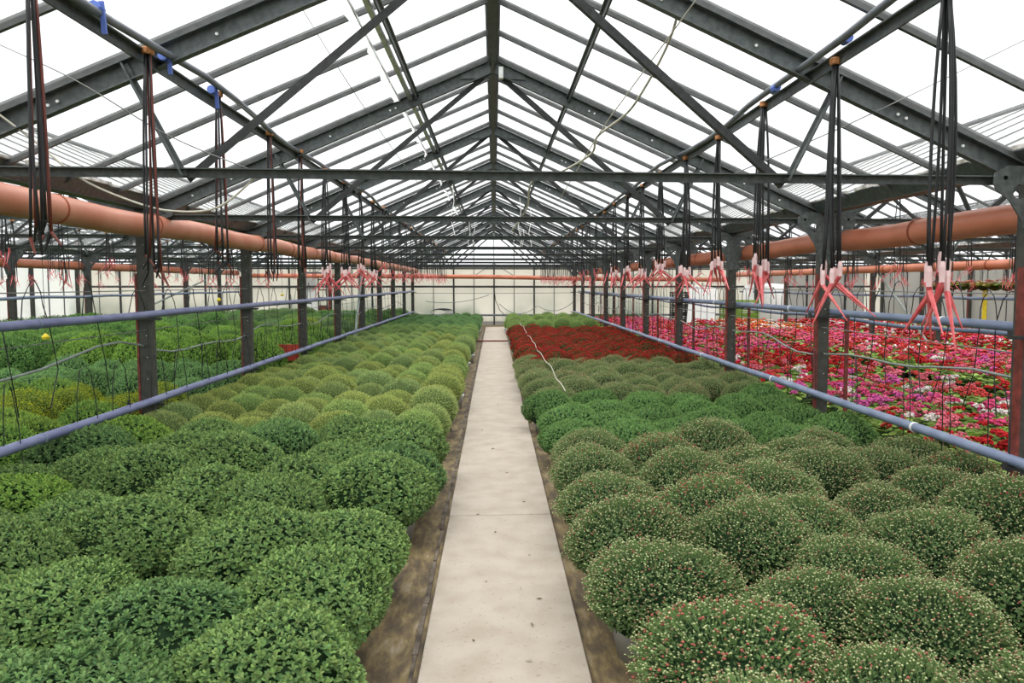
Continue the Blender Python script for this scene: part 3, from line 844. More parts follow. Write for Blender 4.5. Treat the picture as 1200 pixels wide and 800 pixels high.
# ------------------------------------------------------------------ small things
sg = thing('sign_board', 'small red board with pale lettering low behind the third left post', 'sign', (-3.45, 12.9, 0.0))
obj('board', MB().box(-0.22,0.32,-0.01,0.01,0.40,0.66), M['red_board'], sg)
obj('stick', MB().box(-0.01,0.01,0.01,0.03,0,0.45), M['rust'], sg)
cu = bpy.data.curves.new('lettering', 'FONT'); cu.body = 'W2'; cu.size = 0.15; cu.extrude = 0.002
co = bpy.data.objects.new('lettering', cu); COL.objects.link(co)
dg = bpy.context.evaluated_depsgraph_get(); lm = bpy.data.meshes.new_from_object(co.evaluated_get(dg)); bpy.data.objects.remove(co)
lm.materials.clear(); lm.materials.append(M['white_paint'])
lo = link('lettering', lm, None, sg, (-0.16, -0.014, 0.46)); lo.rotation_euler = (R(90),0,0)
for (p, lab) in ((Vector((-4.62, 8.5, 1.08)), 'yellow insect trap above the leafy hedge on the far left'), (Vector((-4.62, 13.7, 1.36)), 'small yellow trap in the left bay left of the second post'), (Vector((-4.62, 17.7, 1.39)), 'small yellow trap in the left bay right of the second post')):
    t = thing('yellow_trap', lab, 'trap', p)
    mb = MB().lathe([(0.0,-0.02),(0.028,-0.025),(0.04,0.0),(0.03,0.012),(0.012,0.03),(0.0,0.04)], 9)
    obj('trap_cup', mb, M['yellow'], t); obj('string', MB().tube([(0,0,0.04),(0,0,2.70-p.z)], 0.003, 4), M['black'], t)
# crates near the right back corner
def crate(loc, mat, label, grp, w=0.6, d=0.4, h=0.24):
    t = thing('crate', label, 'crate', loc, 0, grp)
    mb = MB(); mb.box(-w/2,w/2,-d/2,d/2,0,0.02)
    for z in (0.03, 0.10, 0.17, 0.22):
        mb.box(-w/2,w/2,-d/2,-d/2+0.015,z,z+0.035); mb.box(-w/2,w/2,d/2-0.015,d/2,z,z+0.035)
        mb.box(-w/2,-w/2+0.015,-d/2,d/2,z,z+0.035); mb.box(w/2-0.015,w/2,-d/2,d/2,z,z+0.035)
    obj('slatted_sides', mb, mat, t)
    mb = MB()
    for a in (-1,1):
        for b in (-1,1): mb.box(a*w/2-0.02,a*w/2+0.02,b*d/2-0.02,b*d/2+0.02,0,h+0.02)
    obj('corner_posts', mb, mat, t)
for c in range(2):
    for kx in range(4):
        crate((8.35 + 0.66*c, 27.6, 0.27*kx), M['green_crate'], 'lime green crate, %s from the floor in the %s stack behind the flowers' % (('bottom','second','third','top')[kx], ('left','right')[c]), 'green crates behind the flowers')
for c in range(2):
    for kx in range(5):
        crate((6.9 + 0.66*c, 29.2, 0.27*kx), M['dark_crate'], 'black crate, %s in the %s dark stack by the back wall' % (('bottom','second','third','fourth','top')[kx], ('left','right')[c]), 'black crates by the back wall')
tb = MB().beam((-0.9,0,0.0),(-0.55,0.1,1.6),0.5,0.02,up=(0,1,0))
tag(obj('leaning_sheet', MB().beam((0,0,0.0),(0.25,0.5,1.55),0.02,1.0,up=(1,0,0)), M['white_sheet'], None, (7.2, 27.3, 0)), 'white plastic sheet leaning up left of the lime green crates', 'sheet')
tag(obj('white_tank', MB().lathe([(0,0),(0.75,0),(0.8,0.1),(0.8,1.5),(0.7,1.62),(0,1.66)], 24), M['white_sheet'], None, (10.3, 29.6, 0), smooth=True), 'tall white tank standing right of the lime green crates', 'tank')
tag(obj('yellow_post', MB().box(-0.04,0.04,-0.04,0.04,0,1.62), M['yellow'], None, (13.0, 20.2, 0)), 'thin bright yellow post near the right edge', 'post')

# ------------------------------------------------------------------ plants
def rosettes(P, N, nl, size, tmpl, tris, cols, spread=(15, 95), rr=rng, jitter=0.15, sink=0.012):
    """shoots at P (k,3) along N (k,3), each a rosette of nl leaves"""
    k = len(P)
    N = N/np.linalg.norm(N, axis=1, keepdims=True)
    ref = np.where(np.abs(N[:,2:3]) > 0.9, np.array([[1.,0,0]]), np.array([[0,0,1.]]))
    U = np.cross(N, ref); U /= np.linalg.norm(U, axis=1, keepdims=True); V = np.cross(N, U)
    ph0 = rr.uniform(0, 6.28, k)
    pos, d, nn, sz, cc = [], [], [], [], []
    for j in range(nl):
        f = (j+0.5)/nl
        th = ph0 + j*2.4 + rr.uniform(-.2,.2,k)
        ti = np.radians(spread[0] + (spread[1]-spread[0])*f) + rr.uniform(-jitter,jitter,k)
        D = np.cos(ti)[:,None]*N + np.sin(ti)[:,None]*(np.cos(th)[:,None]*U + np.sin(th)[:,None]*V)
        Mn = N - (N*D).sum(1)[:,None]*D; Mn += rr.normal(0,.12,(k,3)); 
        Mn -= (Mn*D).sum(1)[:,None]*D; Mn /= np.linalg.norm(Mn,axis=1,keepdims=True)+1e-9
        pos.append(P - N*(sink*f*2.2)); d.append(D); nn.append(Mn)
        sz.append(size*(0.62+0.55*f)*rr.uniform(.8,1.2,k))
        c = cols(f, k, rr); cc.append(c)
    return leaves(np.concatenate(pos), np.concatenate(d), np.concatenate(nn), np.concatenate(sz), np.concatenate(cc), tmpl, tris)
def leaves(P, D, Nn, S_, C_, tmpl, tris):
    W = np.cross(D, Nn)
    T = np.array(tmpl)                       # (m,3): side, along, up
    V = P[:,None,:] + S_[:,None,None]*(T[None,:,0:1]*W[:,None,:] + T[None,:,1:2]*D[:,None,:] + T[None,:,2:3]*Nn[:,None,:])
    m = len(T); n = len(P)
    F = (np.array(tris)[None,:,:] + (np.arange(n)*m)[:,None,None]).reshape(-1,3)
    return V.reshape(-1,3), F, np.repeat(C_, m, axis=0)
def blobs(P, r, C_, rr=rng, flat=0.75):
    T = np.array([(1,0,0),(0,1,0),(-1,0,0),(0,-1,0),(0,0,flat),(0,0,-flat)], float)
    tris = np.array([(0,1,4),(1,2,4),(2,3,4),(3,0,4),(1,0,5),(2,1,5),(3,2,5),(0,3,5)])
    n = len(P)
    V = P[:,None,:] + r[:,None,None]*T[None]
    F = (tris[None]+ (np.arange(n)*6)[:,None,None]).reshape(-1,3)
    return V.reshape(-1,3), F, np.repeat(C_, 6, axis=0)
def join(parts):
    vs_, fs, cs = [], [], []; b = 0
    for v, f, c in parts:
        vs_.append(v); fs.append(f+b); cs.append(c); b += len(v)
    return np.concatenate(vs_), np.concatenate(fs), np.concatenate(cs)
def np_mesh(name, v, f, c, mat, smooth=False):
    me = bpy.data.meshes.new(name)
    me.vertices.add(len(v)); me.vertices.foreach_set('co', v.astype(np.float32).ravel())
    me.loops.add(len(f)*3); me.loops.foreach_set('vertex_index', f.astype(np.int32).ravel())
    me.polygons.add(len(f)); me.polygons.foreach_set('loop_start', np.arange(0, len(f)*3, 3, dtype=np.int32))
    me.update(calc_edges=True)
    if smooth: me.polygons.foreach_set('use_smooth', np.ones(len(f), dtype=bool))
    at_ = me.attributes.new('tint', 'FLOAT_COLOR', 'POINT')
    at_.data.foreach_set('color', np.concatenate([c, np.ones((len(c),1))], 1).astype(np.float32).ravel())
    me.materials.append(mat)
    return me
def dome(n, Rx, Rz, zc, zmin=-0.45, rr=rng, bump=0.05):
    """points spread evenly over a lumpy dome"""
    i = np.arange(n) + 0.5
    z = 1 - (1 - zmin)*i/n
    ph = i*2.399963 + rr.uniform(0, 6.28)
    s_ = np.sqrt(np.maximum(0, 1 - z*z))
    D = np.stack([s_*np.cos(ph), s_*np.sin(ph), z], 1) + rr.normal(0, .025, (n,3))
    D /= np.linalg.norm(D, axis=1, keepdims=True)
    a = rr.uniform(0, 6.28, 6)
    lump = 1 + bump*(np.sin(3*np.arctan2(D[:,1],D[:,0])+a[0])*s_ + np.sin(5*D[:,0]+a[1])*0.6 + np.sin(6*D[:,1]+a[2])*0.6) + rr.normal(0,.018,n)
    # flatter than a sphere on top, tucked in underneath
    hor = np.where(z < 0, 1 + 0.25*z, 1.0)
    P = np.stack([D[:,0]*Rx*lump*hor, D[:,1]*Rx*lump*hor, zc + D[:,2]*Rz*lump], 1)
    return P, D
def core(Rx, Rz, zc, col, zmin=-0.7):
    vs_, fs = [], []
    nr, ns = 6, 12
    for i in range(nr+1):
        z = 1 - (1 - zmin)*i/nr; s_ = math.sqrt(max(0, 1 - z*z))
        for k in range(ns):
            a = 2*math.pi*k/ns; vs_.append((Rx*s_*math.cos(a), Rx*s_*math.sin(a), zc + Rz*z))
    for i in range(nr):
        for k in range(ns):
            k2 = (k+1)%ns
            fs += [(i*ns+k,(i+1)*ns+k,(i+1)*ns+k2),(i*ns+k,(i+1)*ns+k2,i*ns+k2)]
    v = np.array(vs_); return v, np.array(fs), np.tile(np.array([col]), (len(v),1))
# lobed chrysanthemum leaf, narrow leaf, round leaf
LOBED = [(0,0,0),(-.36,.42,.10),(-.17,.52,.03),(-.30,.86,.08),(0,1.12,-.08),(.30,.86,.08),(.17,.52,.03),(.36,.42,.10),(0,.55,-.03)]
LOBED_T = [(0,8,1),(1,8,2),(2,8,3),(3,8,4),(4,8,5),(5,8,6),(6,8,7),(7,8,0)]
LEAF4 = [(0,0,0),(-.30,.55,.10),(0,1.05,-.05),(.30,.55,.10),(0,.5,0)]
LEAF4_T = [(0,4,1),(1,4,2),(2,4,3),(3,4,0)]
NARROW = [(0,0,0),(-.14,.5,.03),(0,1.1,0),(.14,.5,.03)]
NARROW_T = [(0,2,1),(0,3,2)]
ROUND = [(0,.5,0)] + [(.5*math.sin(a), .5-.5*math.cos(a), .07) for a in [2*math.pi*k/7 for k in range(7)]]
ROUND_T = [(0,1+k,1+(k+1)%7) for k in range(7)]
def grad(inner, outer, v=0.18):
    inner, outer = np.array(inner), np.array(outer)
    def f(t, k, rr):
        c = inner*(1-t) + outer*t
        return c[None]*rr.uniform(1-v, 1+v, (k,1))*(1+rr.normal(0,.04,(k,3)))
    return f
POT = MB().lathe([(0.0,0.004),(0.078,0.004),(0.082,0.0),(0.105,0.165),(0.112,0.166),(0.114,0.185),(0.104,0.187),(0.098,0.165),(0.0,0.16)], 20).mesh('pot', True)
POT.materials.append(M['pot'])
def variants(maker, n): return [maker(np.random.default_rng(100+i*7)) for i in range(n)]
def mk_leafy(rr, Rx=0.355, Rz=0.25, zc=0.275, ns=1050, nl=8, size=0.0245):
    P, D = dome(ns, Rx, Rz, zc, -0.5, rr, 0.065)
    N = D*np.array([1,1,1]) + np.array([0,0,0.75])
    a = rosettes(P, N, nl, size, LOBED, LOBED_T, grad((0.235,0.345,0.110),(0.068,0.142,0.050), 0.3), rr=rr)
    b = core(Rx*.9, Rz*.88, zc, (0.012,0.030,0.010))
    return np_mesh('foliage', *join([a,b]), M['foliage'])
def mk_budding(rr, Rx=0.345, Rz=0.235, zc=0.29, red=0.05):
    red = red*(.5, .3, .8, 2.4)[int(rr.integers(0,4))]
    P, D = dome(950, Rx, Rz, zc, -0.5, rr, 0.055)
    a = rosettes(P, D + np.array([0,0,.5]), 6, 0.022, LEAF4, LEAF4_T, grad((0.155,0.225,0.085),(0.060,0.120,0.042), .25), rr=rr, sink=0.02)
    P2, D2 = dome(2300, Rx*1.05, Rz*1.06, zc+.004, -0.02, rr, 0.055)
    P2 += rr.normal(0,.012,P2.shape)
    st = leaves(P2 - D2*0.05, D2/np.linalg.norm(D2,axis=1,keepdims=True), np.cross(D2, rr.normal(0,1,D2.shape)), np.full(len(P2), .05), np.tile(np.array([[0.13,0.21,0.07]]),(len(P2),1)), [(0,0,0),(-.05,1,0),(.05,1,0)], [(0,1,2)])
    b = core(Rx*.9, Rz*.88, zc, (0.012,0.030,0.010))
    cc = np.tile(np.array([[0.44,0.48,0.24]]), (len(P2),1))*rr.uniform(.6,1.25,(len(P2),1))
    m = rr.uniform(0,1,len(P2)); hi = np.clip(D2[:,2], 0, 1)
    tipc = m < red*(0.4+1.2*hi)
    cc[tipc] = np.array([0.38,0.11,0.085] if red > 0 else [0.5,0.45,0.2])*rr.uniform(.7,1.2,(tipc.sum(),1))
    half = (~tipc) & (m < 0.26)
    cc[half] = np.array([0.34,0.20,0.13] if red > 0 else [0.25,0.3,0.2])
    buds = blobs(P2, np.where(tipc, 0.0068, 0.0050)*rr.uniform(.75,1.25,len(P2)), cc)
    return (np_mesh('foliage', *join([a,b,st]), M['foliage']), np_mesh('flower_buds', *buds, M['blossom']))
def mk_ball(rr, Rx=0.24, Rz=0.225, zc=0.285):
    P, D = dome(1500, Rx, Rz, zc, -0.7, rr, 0.02)
    Dn = D + rr.normal(0,.25,D.shape) + np.array([0,0,.15]); Dn /= np.linalg.norm(Dn,axis=1,keepdims=True)
    side = np.cross(Dn, rr.normal(0,1,D.shape)); side /= np.linalg.norm(side,axis=1,keepdims=True)
    t = rr.uniform(.75,1.2,(len(P),1))
    a = leaves(P-D*0.012, Dn, side, np.full(len(P), .034), np.array([[0.31,0.395,0.145]])*t, NARROW, NARROW_T)
    P2, D2 = dome(600, Rx*1.06, Rz*1.06, zc, -0.3, rr, 0.02)
    bud = blobs(P2, rr.uniform(.0045,.0075,len(P2)), np.array([[0.42,0.47,0.18]])*rr.uniform(.7,1.2,(len(P2),1)))
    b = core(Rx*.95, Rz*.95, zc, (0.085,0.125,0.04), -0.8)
    return np_mesh('foliage', *join([a,b,bud]), M['foliage'])
def mk_red(rr, Rx=0.26, Rz=0.21, zc=0.27):
    P, D = dome(330, Rx, Rz, zc, -0.7, rr, 0.03)
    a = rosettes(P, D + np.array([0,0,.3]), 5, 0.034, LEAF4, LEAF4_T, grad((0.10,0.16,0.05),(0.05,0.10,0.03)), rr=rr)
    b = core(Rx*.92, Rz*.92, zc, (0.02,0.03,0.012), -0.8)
    P2, D2 = dome(760, Rx*1.06, Rz*1.07, zc, -0.05, rr, 0.03)
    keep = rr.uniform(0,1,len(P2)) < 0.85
    P2, D2 = P2[keep], D2[keep]
    fl_ = blobs(P2, rr.uniform(.010,.018,len(P2)), np.array([[0.33,0.018,0.014]])*rr.uniform(.55,1.35,(len(P2),1)), flat=0.5)
    return (np_mesh('foliage', *join([a,b]), M['foliage']), np_mesh('blossoms', *fl_, M['blossom']))
FOL = {'leafy': variants(mk_leafy, 4), 'budding': variants(mk_budding, 4), 'ball': variants(mk_ball, 4), 'red': variants(mk_red, 3)}
SPR = variants(lambda rr: mk_budding(rr, 0.33, 0.25, 0.26, red=0.0), 2)

def plant(kind, x, y, label, group, sc=1.0, col=(1,1,1), zs=1.0, pot=True, name='potted_chrysanthemum', var=None):
    t = thing(name, label, 'potted plant', (x, y, 0), random.uniform(0, 6.28), group)
    el = random.uniform(0.92, 1.12) if kind in ('leafy', 'budding') else random.uniform(0.96, 1.05)
    t.scale = (sc*el, sc/el**0.6, sc*zs)
    if pot:
        pt = link('pot', POT, None, t)
        if abs(x) < 1.0 and random.random() < 0.5:
            d_ = Matrix.Rotation(-t.rotation_euler.z, 3, 'Z') @ Vector((-0.11 if x > 0 else 0.11, 0, 0))
            pt.location = (d_.x, d_.y, 0)
        pt.scale = (1.15, 1.15, 1.0)
    src = SPR if kind == 'yellow_bud' else FOL[kind]
    v = src[random.randrange(len(src)) if var is None else var]
    ms_ = v if isinstance(v, tuple) else (v,)
    for me in ms_:
        o = link(me.name.split('.')[0], me, None, t); o['kind'] = 'stuff'
        cj = random.uniform(.9, 1.1)
        if o.name.startswith('foliage'): o.color = (col[0]*cj, col[1]*cj, col[2]*cj, 1)
        elif kind == 'yellow_bud': o.color = (1.5, 1.45, 0.15, 1)
    return t

COLN = ['path-side', 'second', 'third', 'fourth', 'fifth', 'sixth', 'outermost']
def coln(c, nc): return COLN[-1] if c == nc-1 else COLN[c]
def bed(side, kind, desc, y0, y1, xs, step, sc, cols, jit=0.085, zs=1.0, max_ord=60, pname='leafy_chrysanthemum'):
    s = -1 if side == 'left' else 1
    for c, xa in enumerate(xs):
        y = y0 + (step*0.5 if c % 2 else 0); i = 0
        while y < y1:
            jx, jy = random.uniform(-jit, jit), random.uniform(-jit, jit)*1.6
            cn = coln(c, len(xs))
            if i < max_ord: lab = '%s, %s bed, %s in the %s line' % (desc, side, nth(i), cn)
            else: lab = '%s far back in the %s bed, %s line' % (desc, side, cn)
            col = cols(y, xa) if callable(cols) else cols
            plant(kind, s*xa + jx, y + jy, lab, '%s, %s line of the %s bed' % (desc, cn, side), sc*random.uniform(.90,1.08), col, zs*random.uniform(.90,1.08), name=pname)
            y += step; i += 1
XL5 = [0.69, 1.22, 1.79, 2.30, 2.78, 3.08]
random.seed(21)
def leafcol(y, x):
    r_ = random.random()
    if r_ < 0.12 and y > 3.6: return (1.15, 1.2, 0.75)
    if r_ < 0.35: return (0.80, 0.88, 0.95)
    return (1.0, 1.0, 1.0)
bed('left', 'leafy', 'dark green leafy chrysanthemum', 1.80, 6.9, XL5, 0.76, 0.98, leafcol)
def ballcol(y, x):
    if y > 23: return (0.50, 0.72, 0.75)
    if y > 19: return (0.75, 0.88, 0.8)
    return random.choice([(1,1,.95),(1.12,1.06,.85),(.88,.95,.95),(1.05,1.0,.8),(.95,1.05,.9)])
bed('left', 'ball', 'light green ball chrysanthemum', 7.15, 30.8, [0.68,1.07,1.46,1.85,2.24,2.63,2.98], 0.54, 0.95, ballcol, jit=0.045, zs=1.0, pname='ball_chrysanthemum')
bed('right', 'budding', 'budding chrysanthemum with pale and red-tipped buds', 2.0, 6.1, [0.74,1.22,1.70,2.18,2.66,3.08], 0.66, 0.92, lambda y, x: (1,1,1), zs=1.02, pname='budding_chrysanthemum')
bed('right', 'leafy', 'mid green budless leafy chrysanthemum', 6.55, 9.1, [0.70,1.17,1.64,2.11,2.58,3.03], 0.64, 0.82, lambda y, x: (0.85,0.98,0.95))
bed('right', 'budding', 'grey-green budding chrysanthemum', 9.4, 12.9, [0.66,1.08,1.5,1.92,2.34,2.76,3.12], 0.58, 0.80, lambda y, x: (1.2,1.15,1.15), pname='budding_chrysanthemum')
bed('right', 'red', 'red flowering chrysanthemum', 12.8, 22.1, [0.66,1.08,1.5,1.92,2.34,2.8,3.15], 0.5, 0.95, (1,1,1), jit=0.05, pname='red_chrysanthemum')
bed('right', 'ball', 'pale ball chrysanthemum behind the red block', 22.9, 28.5, [0.62,1.06,1.5,1.94,2.38,2.8], 0.55, 1.1, (0.80,0.92,0.8), pname='pale_chrysanthemum')

# left neighbouring bay
random.seed(33)
for blk, (x0, x1, y0, y1, stp, kind, desc, sc, zs, cf) in enumerate([
    (3.60, 5.8, 3.4, 7.2, 0.56, 'leafy', 'yellow-green leafy plant', 0.86, 1.15, lambda: random.choice([(1.45,1.4,.9),(1.3,1.4,.95),(1.6,1.5,.85)])),
    (3.60, 4.5, 7.6, 9.0, 0.45, 'yellow_bud', 'grey-green plant with yellow buds', 0.85, 1.15, lambda: (1.5,1.4,1.0)),
    (4.9, 5.9, 7.6, 9.0, 0.50, 'leafy', 'pale yellow-green leafy plant', 0.85, 1.15, lambda: (1.35,1.4,1.0)),
    (3.60, 5.9, 9.5, 11.5, 0.55, 'leafy', 'blue-green leafy plant', 0.85, 1.25, lambda: (1.2,1.35,1.55)),
    (3.60, 6.0, 12.0, 17.0, 0.62, 'leafy', 'tall bright green leafy plant', 1.1, 1.3, lambda: random.choice([(1.25,1.35,.95),(1.35,1.45,.9),(1.05,1.15,.95)])),
    (6.9, 9.3, 9.0, 20.0, 0.68, 'leafy', 'tall dark green hedge-like plant', 1.15, 1.35, lambda: random.choice([(0.9,1.1,.95),(1.1,1.25,1.05)])),
    (3.60, 6.0, 17.6, 23.0, 0.60, 'ball', 'grey-green domed plant', 1.35, 0.95, lambda: random.choice([(.55,.72,.8),(.8,.95,.8),(1.1,1.15,.6)])),
    (6.9, 9.3, 20.6, 30.5, 0.75, 'ball', 'dull green domed plant', 1.5, 0.9, lambda: random.choice([(.55,.75,.75),(.5,.65,.6)])),
    (3.60, 6.0, 23.6, 30.5, 0.70, 'ball', 'dark green domed plant', 1.4, 0.9, lambda: random.choice([(.45,.7,.75),(.5,.75,.6)]))]):
    nx_ = max(1, int((x1-x0)/stp)); ny_ = max(1, int((y1-y0)/stp))
    for iy in range(ny_+1):
        for ix in range(nx_+1):
            x = x0 + (x1-x0)*ix/nx_ + (0.25*stp if iy % 2 else -0.1*stp) ; y = y0 + (y1-y0)*iy/ny_
            lab = '%s, left bay, %s row of its block, %s from the posts' % (desc, nth(iy), nth(ix) if ix else 'first')
            plant(kind, -x + random.uniform(-.06,.06), y + random.uniform(-.06,.06), lab, desc + 's of the left neighbouring bay', sc*random.uniform(.93,1.1), cf(), zs*random.uniform(.92,1.1), name='potted_shrub')

# far left bay: undivided green mass of plants
def mass(name, label, x0, x1, y0, y1, h, col, seed, nshoot=9000, size=0.07):
    rr = np.random.default_rng(seed)
    P = np.stack([rr.uniform(x0,x1,nshoot), rr.uniform(y0,y1,nshoot), np.zeros(nshoot)],1)
    P[:,2] = h*(0.82 + 0.10*np.sin(P[:,0]*9)*np.sin(P[:,1]*9) + rr.uniform(-.08,.08,nshoot))
    N = np.stack([rr.normal(0,.3,nshoot), rr.normal(0,.3,nshoot), np.ones(nshoot)],1)
    a = rosettes(P, N, 4, size, LEAF4, LEAF4_T, grad(np.array(col)*1.3, np.array(col)*.8), rr=rr)
    v = np.array([(x0,y0,0),(x1,y0,0),(x1,y1,0),(x0,y1,0),(x0,y0,h*.78),(x1,y0,h*.78),(x1,y1,h*.78),(x0,y1,h*.78)], float)
    f = np.array([(4,5,6),(4,6,7),(0,1,5),(0,5,4),(1,2,6),(1,6,5),(2,3,7),(2,7,6),(3,0,4),(3,4,7)])
    b = (v, f, np.tile(np.array([[0.03,0.05,0.02]]),(8,1)))
    o = link(name, np_mesh(name, *join([a,b]), M['foliage'])); tag(o, label, 'plants', None, 'stuff')
mass('plant_mass', 'dense green plants filling the far left bay', -15.6, -10.0, 14, 30.5, 0.55, (0.10,0.17,0.07), 5)
mass('plant_mass', 'green foliage strip at the foot of the back wall in the right bay', 3.6, 6.0, 29.3, 31.2, 0.45, (0.12,0.18,0.07), 6, 1500)

# right neighbouring bays: flowering pelargoniums
CF = {'pink': (0.80,0.09,0.25), 'magenta': (0.74,0.13,0.42), 'red': (0.58,0.025,0.03), 'coral': (0.68,0.08,0.07), 'white': (0.86,0.78,0.74), 'rose': (0.78,0.18,0.24), 'orange': (0.75,0.20,0.05), 'dark red': (0.34,0.012,0.014)}
def mk_gera(rr, lod=1):
    nl = 60 if lod else 22
    n_ = nl
    ph = rr.uniform(0,6.28,n_); rad = np.sqrt(rr.uniform(0,1,n_))*0.14
    P = np.stack([rad*np.cos(ph), rad*np.sin(ph), 0.20 + 0.08*(1-(rad/.14)**2) + rr.uniform(-.03,.03,n_)],1)
    D = np.stack([np.cos(ph), np.sin(ph), rr.uniform(-.2,.3,n_)],1); D /= np.linalg.norm(D,axis=1,keepdims=True)
    Nn = np.stack([rr.normal(0,.3,n_), rr.normal(0,.3,n_), np.ones(n_)],1); Nn -= (Nn*D).sum(1)[:,None]*D; Nn /= np.linalg.norm(Nn,axis=1,keepdims=True)
    base = np.array([[0.24,0.36,0.09]])*rr.uniform(.6,1.4,(n_,1))
    a = leaves(P, D, Nn, rr.uniform(.05,.085,n_)*(1 if lod else 1.7), base, ROUND, ROUND_T)
    b = core(0.13, 0.10, 0.17, (0.03,0.06,0.02), -0.9) if lod else None
    nu = int(rr.integers(4,7)) if lod else int(rr.integers(5,8))
    th = rr.uniform(0,6.28,nu); ra = np.sqrt(rr.uniform(0.05,1,nu))*0.15
    C = np.stack([ra*np.cos(th), ra*np.sin(th), rr.uniform(.30,.42,nu)],1)
    if lod:
        dirs = rr.normal(0,1,(nu,16,3)); dirs[:,:,2] = np.abs(dirs[:,:,2])*1.0; dirs /= np.linalg.norm(dirs,axis=2,keepdims=True)
        PP = (C[:,None,:] + dirs*np.array([.040,.040,.032])).reshape(-1,3)
        fl_ = blobs(PP, rr.uniform(.013,.019,len(PP)), np.ones((len(PP),3))*rr.uniform(.6,1.2,(len(PP),1)), flat=.8)
    else:
        dirs = rr.normal(0,1,(nu,4,3)); dirs[:,:,2] = np.abs(dirs[:,:,2]); dirs /= np.linalg.norm(dirs,axis=2,keepdims=True)
        PP = (C[:,None,:] + dirs*np.array([.026,.026,.015])).reshape(-1,3)
        fl_ = blobs(PP, rr.uniform(.024,.032,len(PP)), np.ones((len(PP),3))*rr.uniform(.6,1.2,(len(PP),1)), flat=.8)
    return a, b, fl_
GER = []
for i in range(5):
    a, b, f_ = mk_gera(np.random.default_rng(500+i))
    GER.append((np_mesh('foliage', *join([a,b]), M['foliage']), np_mesh('blossoms', *f_, M['blossom'])))
LOW = [mk_gera(np.random.default_rng(600+i), 0) for i in range(6)]
SPOT = MB().lathe([(0.0,0.0),(0.045,0.0),(0.06,0.11),(0.0,0.11)], 8).mesh('pot', True); SPOT.materials.append(simple('brown_pot', (0.12,0.05,0.03), 0.6))
random.seed(77)
def zone_colour(x, y):
    n1 = math.sin(x*1.3 + y*0.55) + math.sin(y*0.9 - x*0.7)
    def pick(d): return random.choices(list(d), weights=list(d.values()))[0]
    if 7.0 < x < 9.4 and y > 21: return pick({'orange': 3, 'coral': 2, 'white': 1})
    if x > 9.7: return pick({'red': 4, 'dark red': 2, 'white': 1.5, 'rose': 1.5, 'coral': 2, 'pink': .5})
    if y > 16: return pick({'rose': 4, 'pink': 2, 'coral': 2, 'red': 2, 'magenta': .5})
    if n1 > 0.5: return pick({'red': 4, 'coral': 4, 'dark red': 1.5, 'white': 1, 'rose': 1})
    if n1 < -0.7: return pick({'magenta': 1.5, 'pink': 3, 'rose': 4, 'white': 1, 'coral': 2})
    return pick({'rose': 3, 'coral': 3, 'red': 3, 'pink': 1.5, 'magenta': .5, 'white': 1})
spots = []
for (x0, x1, y0, y1) in ((3.62, 6.0, 3.9, 29.0), (6.75, 9.25, 7.0, 26.6), (9.95, 12.2, 10.0, 27.0), (13.2, 15.6, 14, 27)):
    y = y0
    r_i = 0
    while y < y1:
        x = x0 + (0.14 if r_i % 2 else 0); 
        while x < x1:
            spots.append((x + random.uniform(-.04,.04), y + random.uniform(-.04,.04), r_i, int(round((x-x0)/0.33))))
            x += 0.33
        y += 0.31; r_i += 1
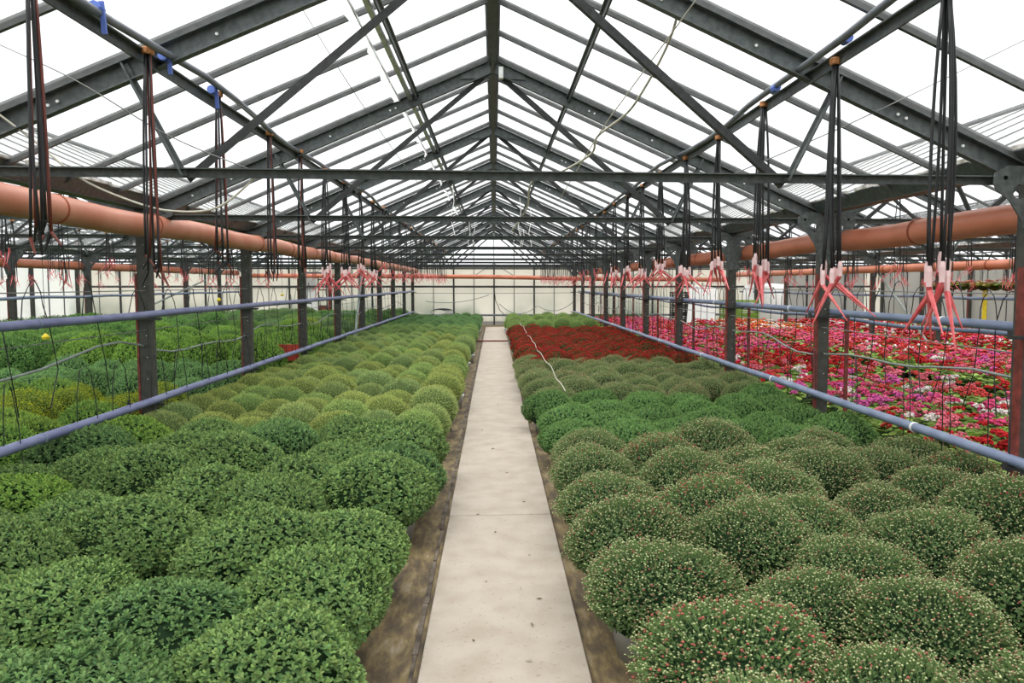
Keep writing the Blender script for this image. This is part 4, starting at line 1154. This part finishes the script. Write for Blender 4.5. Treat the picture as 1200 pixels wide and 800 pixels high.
# ones that show largest in the frame first
vis = [s_ for s_ in spots if 928*s_[0]/(s_[1]+0.07*s_[0]) < 660]
vis.sort(key=lambda s_: s_[1] + 0.5*s_[0])
rest_v, rest_f, rest_c = [], [], []
fv = []
BT = {3.62:'inner', 6.75:'outer'}
for k, (x, y, ri, ci) in enumerate(vis):
    cn = zone_colour(x, y)
    if k < 300:
        bedn = 'inner' if x < 6.4 else 'outer'
        t = thing('potted_pelargonium', '%s pelargonium, %s flower bed, %s row, %s from the bed edge' % (cn, bedn, nth(ri), 'first' if ci == 0 else nth(ci)), 'flowering plant', (x, y, 0), random.uniform(0,6.28), 'pelargoniums of the right bay')
        f_, b_ = GER[random.randrange(5)]
        link('pot', SPOT, None, t, (0,0,0))
        o = link('foliage', f_, None, t); o['kind'] = 'stuff'; g = random.uniform(.8,1.25); o.color = (g, g, g*.9, 1)
        o = link('blossoms', b_, None, t); o['kind'] = 'stuff'; o.color = (*CF[cn], 1)
        sc = random.uniform(.95,1.15); t.scale = (sc,sc,sc)
    else:
        a, _, f2 = LOW[random.randrange(6)]
        an = random.uniform(0,6.28); c_, s2 = math.cos(an), math.sin(an)
        Rm = np.array([[c_,-s2,0],[s2,c_,0],[0,0,1]]).T
        off = np.array([x, y, 0.0])
        fv.append((a[0]@Rm*1.08+off, a[1], a[2]*1.0)); fv.append((f2[0]@Rm*1.08+off, f2[1], f2[2]*np.array([CF[cn]])))
if fv:
    o = link('flower_field', np_mesh('flower_field', *join(fv), M['foliage']))
    tag(o, 'distant carpet of pink, red and white pelargoniums in the right bays', 'flowers', None, 'stuff')

# row of hanging baskets far right
random.seed(5)
for i in range(9):
    y = 18.6 + 0.48*i
    t = thing('hanging_basket', 'trailing red and green hanging basket at the far right, %s in its line' % nth(i), 'hanging basket', (12.85, y, 1.50), random.uniform(0,6.28), 'hanging baskets at the far right')
    obj('bowl', MB().lathe([(0.0,-0.05),(0.08,-0.04),(0.14,0.06),(0.15,0.08)], 12), M['rust'], t)
    f_, b_ = GER[i % 5]
    o = link('foliage', f_, None, t, (0,0,-0.1)); o['kind']='stuff'; o.scale = (1.5,1.5,0.9); o.color = (1.5,0.9,.8,1) if i != 1 else (1,1.2,.8,1)
    o = link('blossoms', b_, None, t, (0,0,-0.15)); o['kind']='stuff'; o.scale = (1.5,1.5,0.9); o.color = (0.45,0.16,0.12,1)
    mb = MB()
    for a in (0, 2.1, 4.2): mb.tube([(0.14*math.cos(a),0.14*math.sin(a),0.08),(0,0,0.5)], 0.003, 4)
    mb.tube([(0,0,0.5),(0,0,0.95)], 0.003, 4)
    obj('wires', mb, M['wire'], t)
long_pipe('basket_rail', 'thin rail the hanging baskets hang from', 'rail', 12.85, 16, 26, 2.45, 0.015, M['dark_steel'])
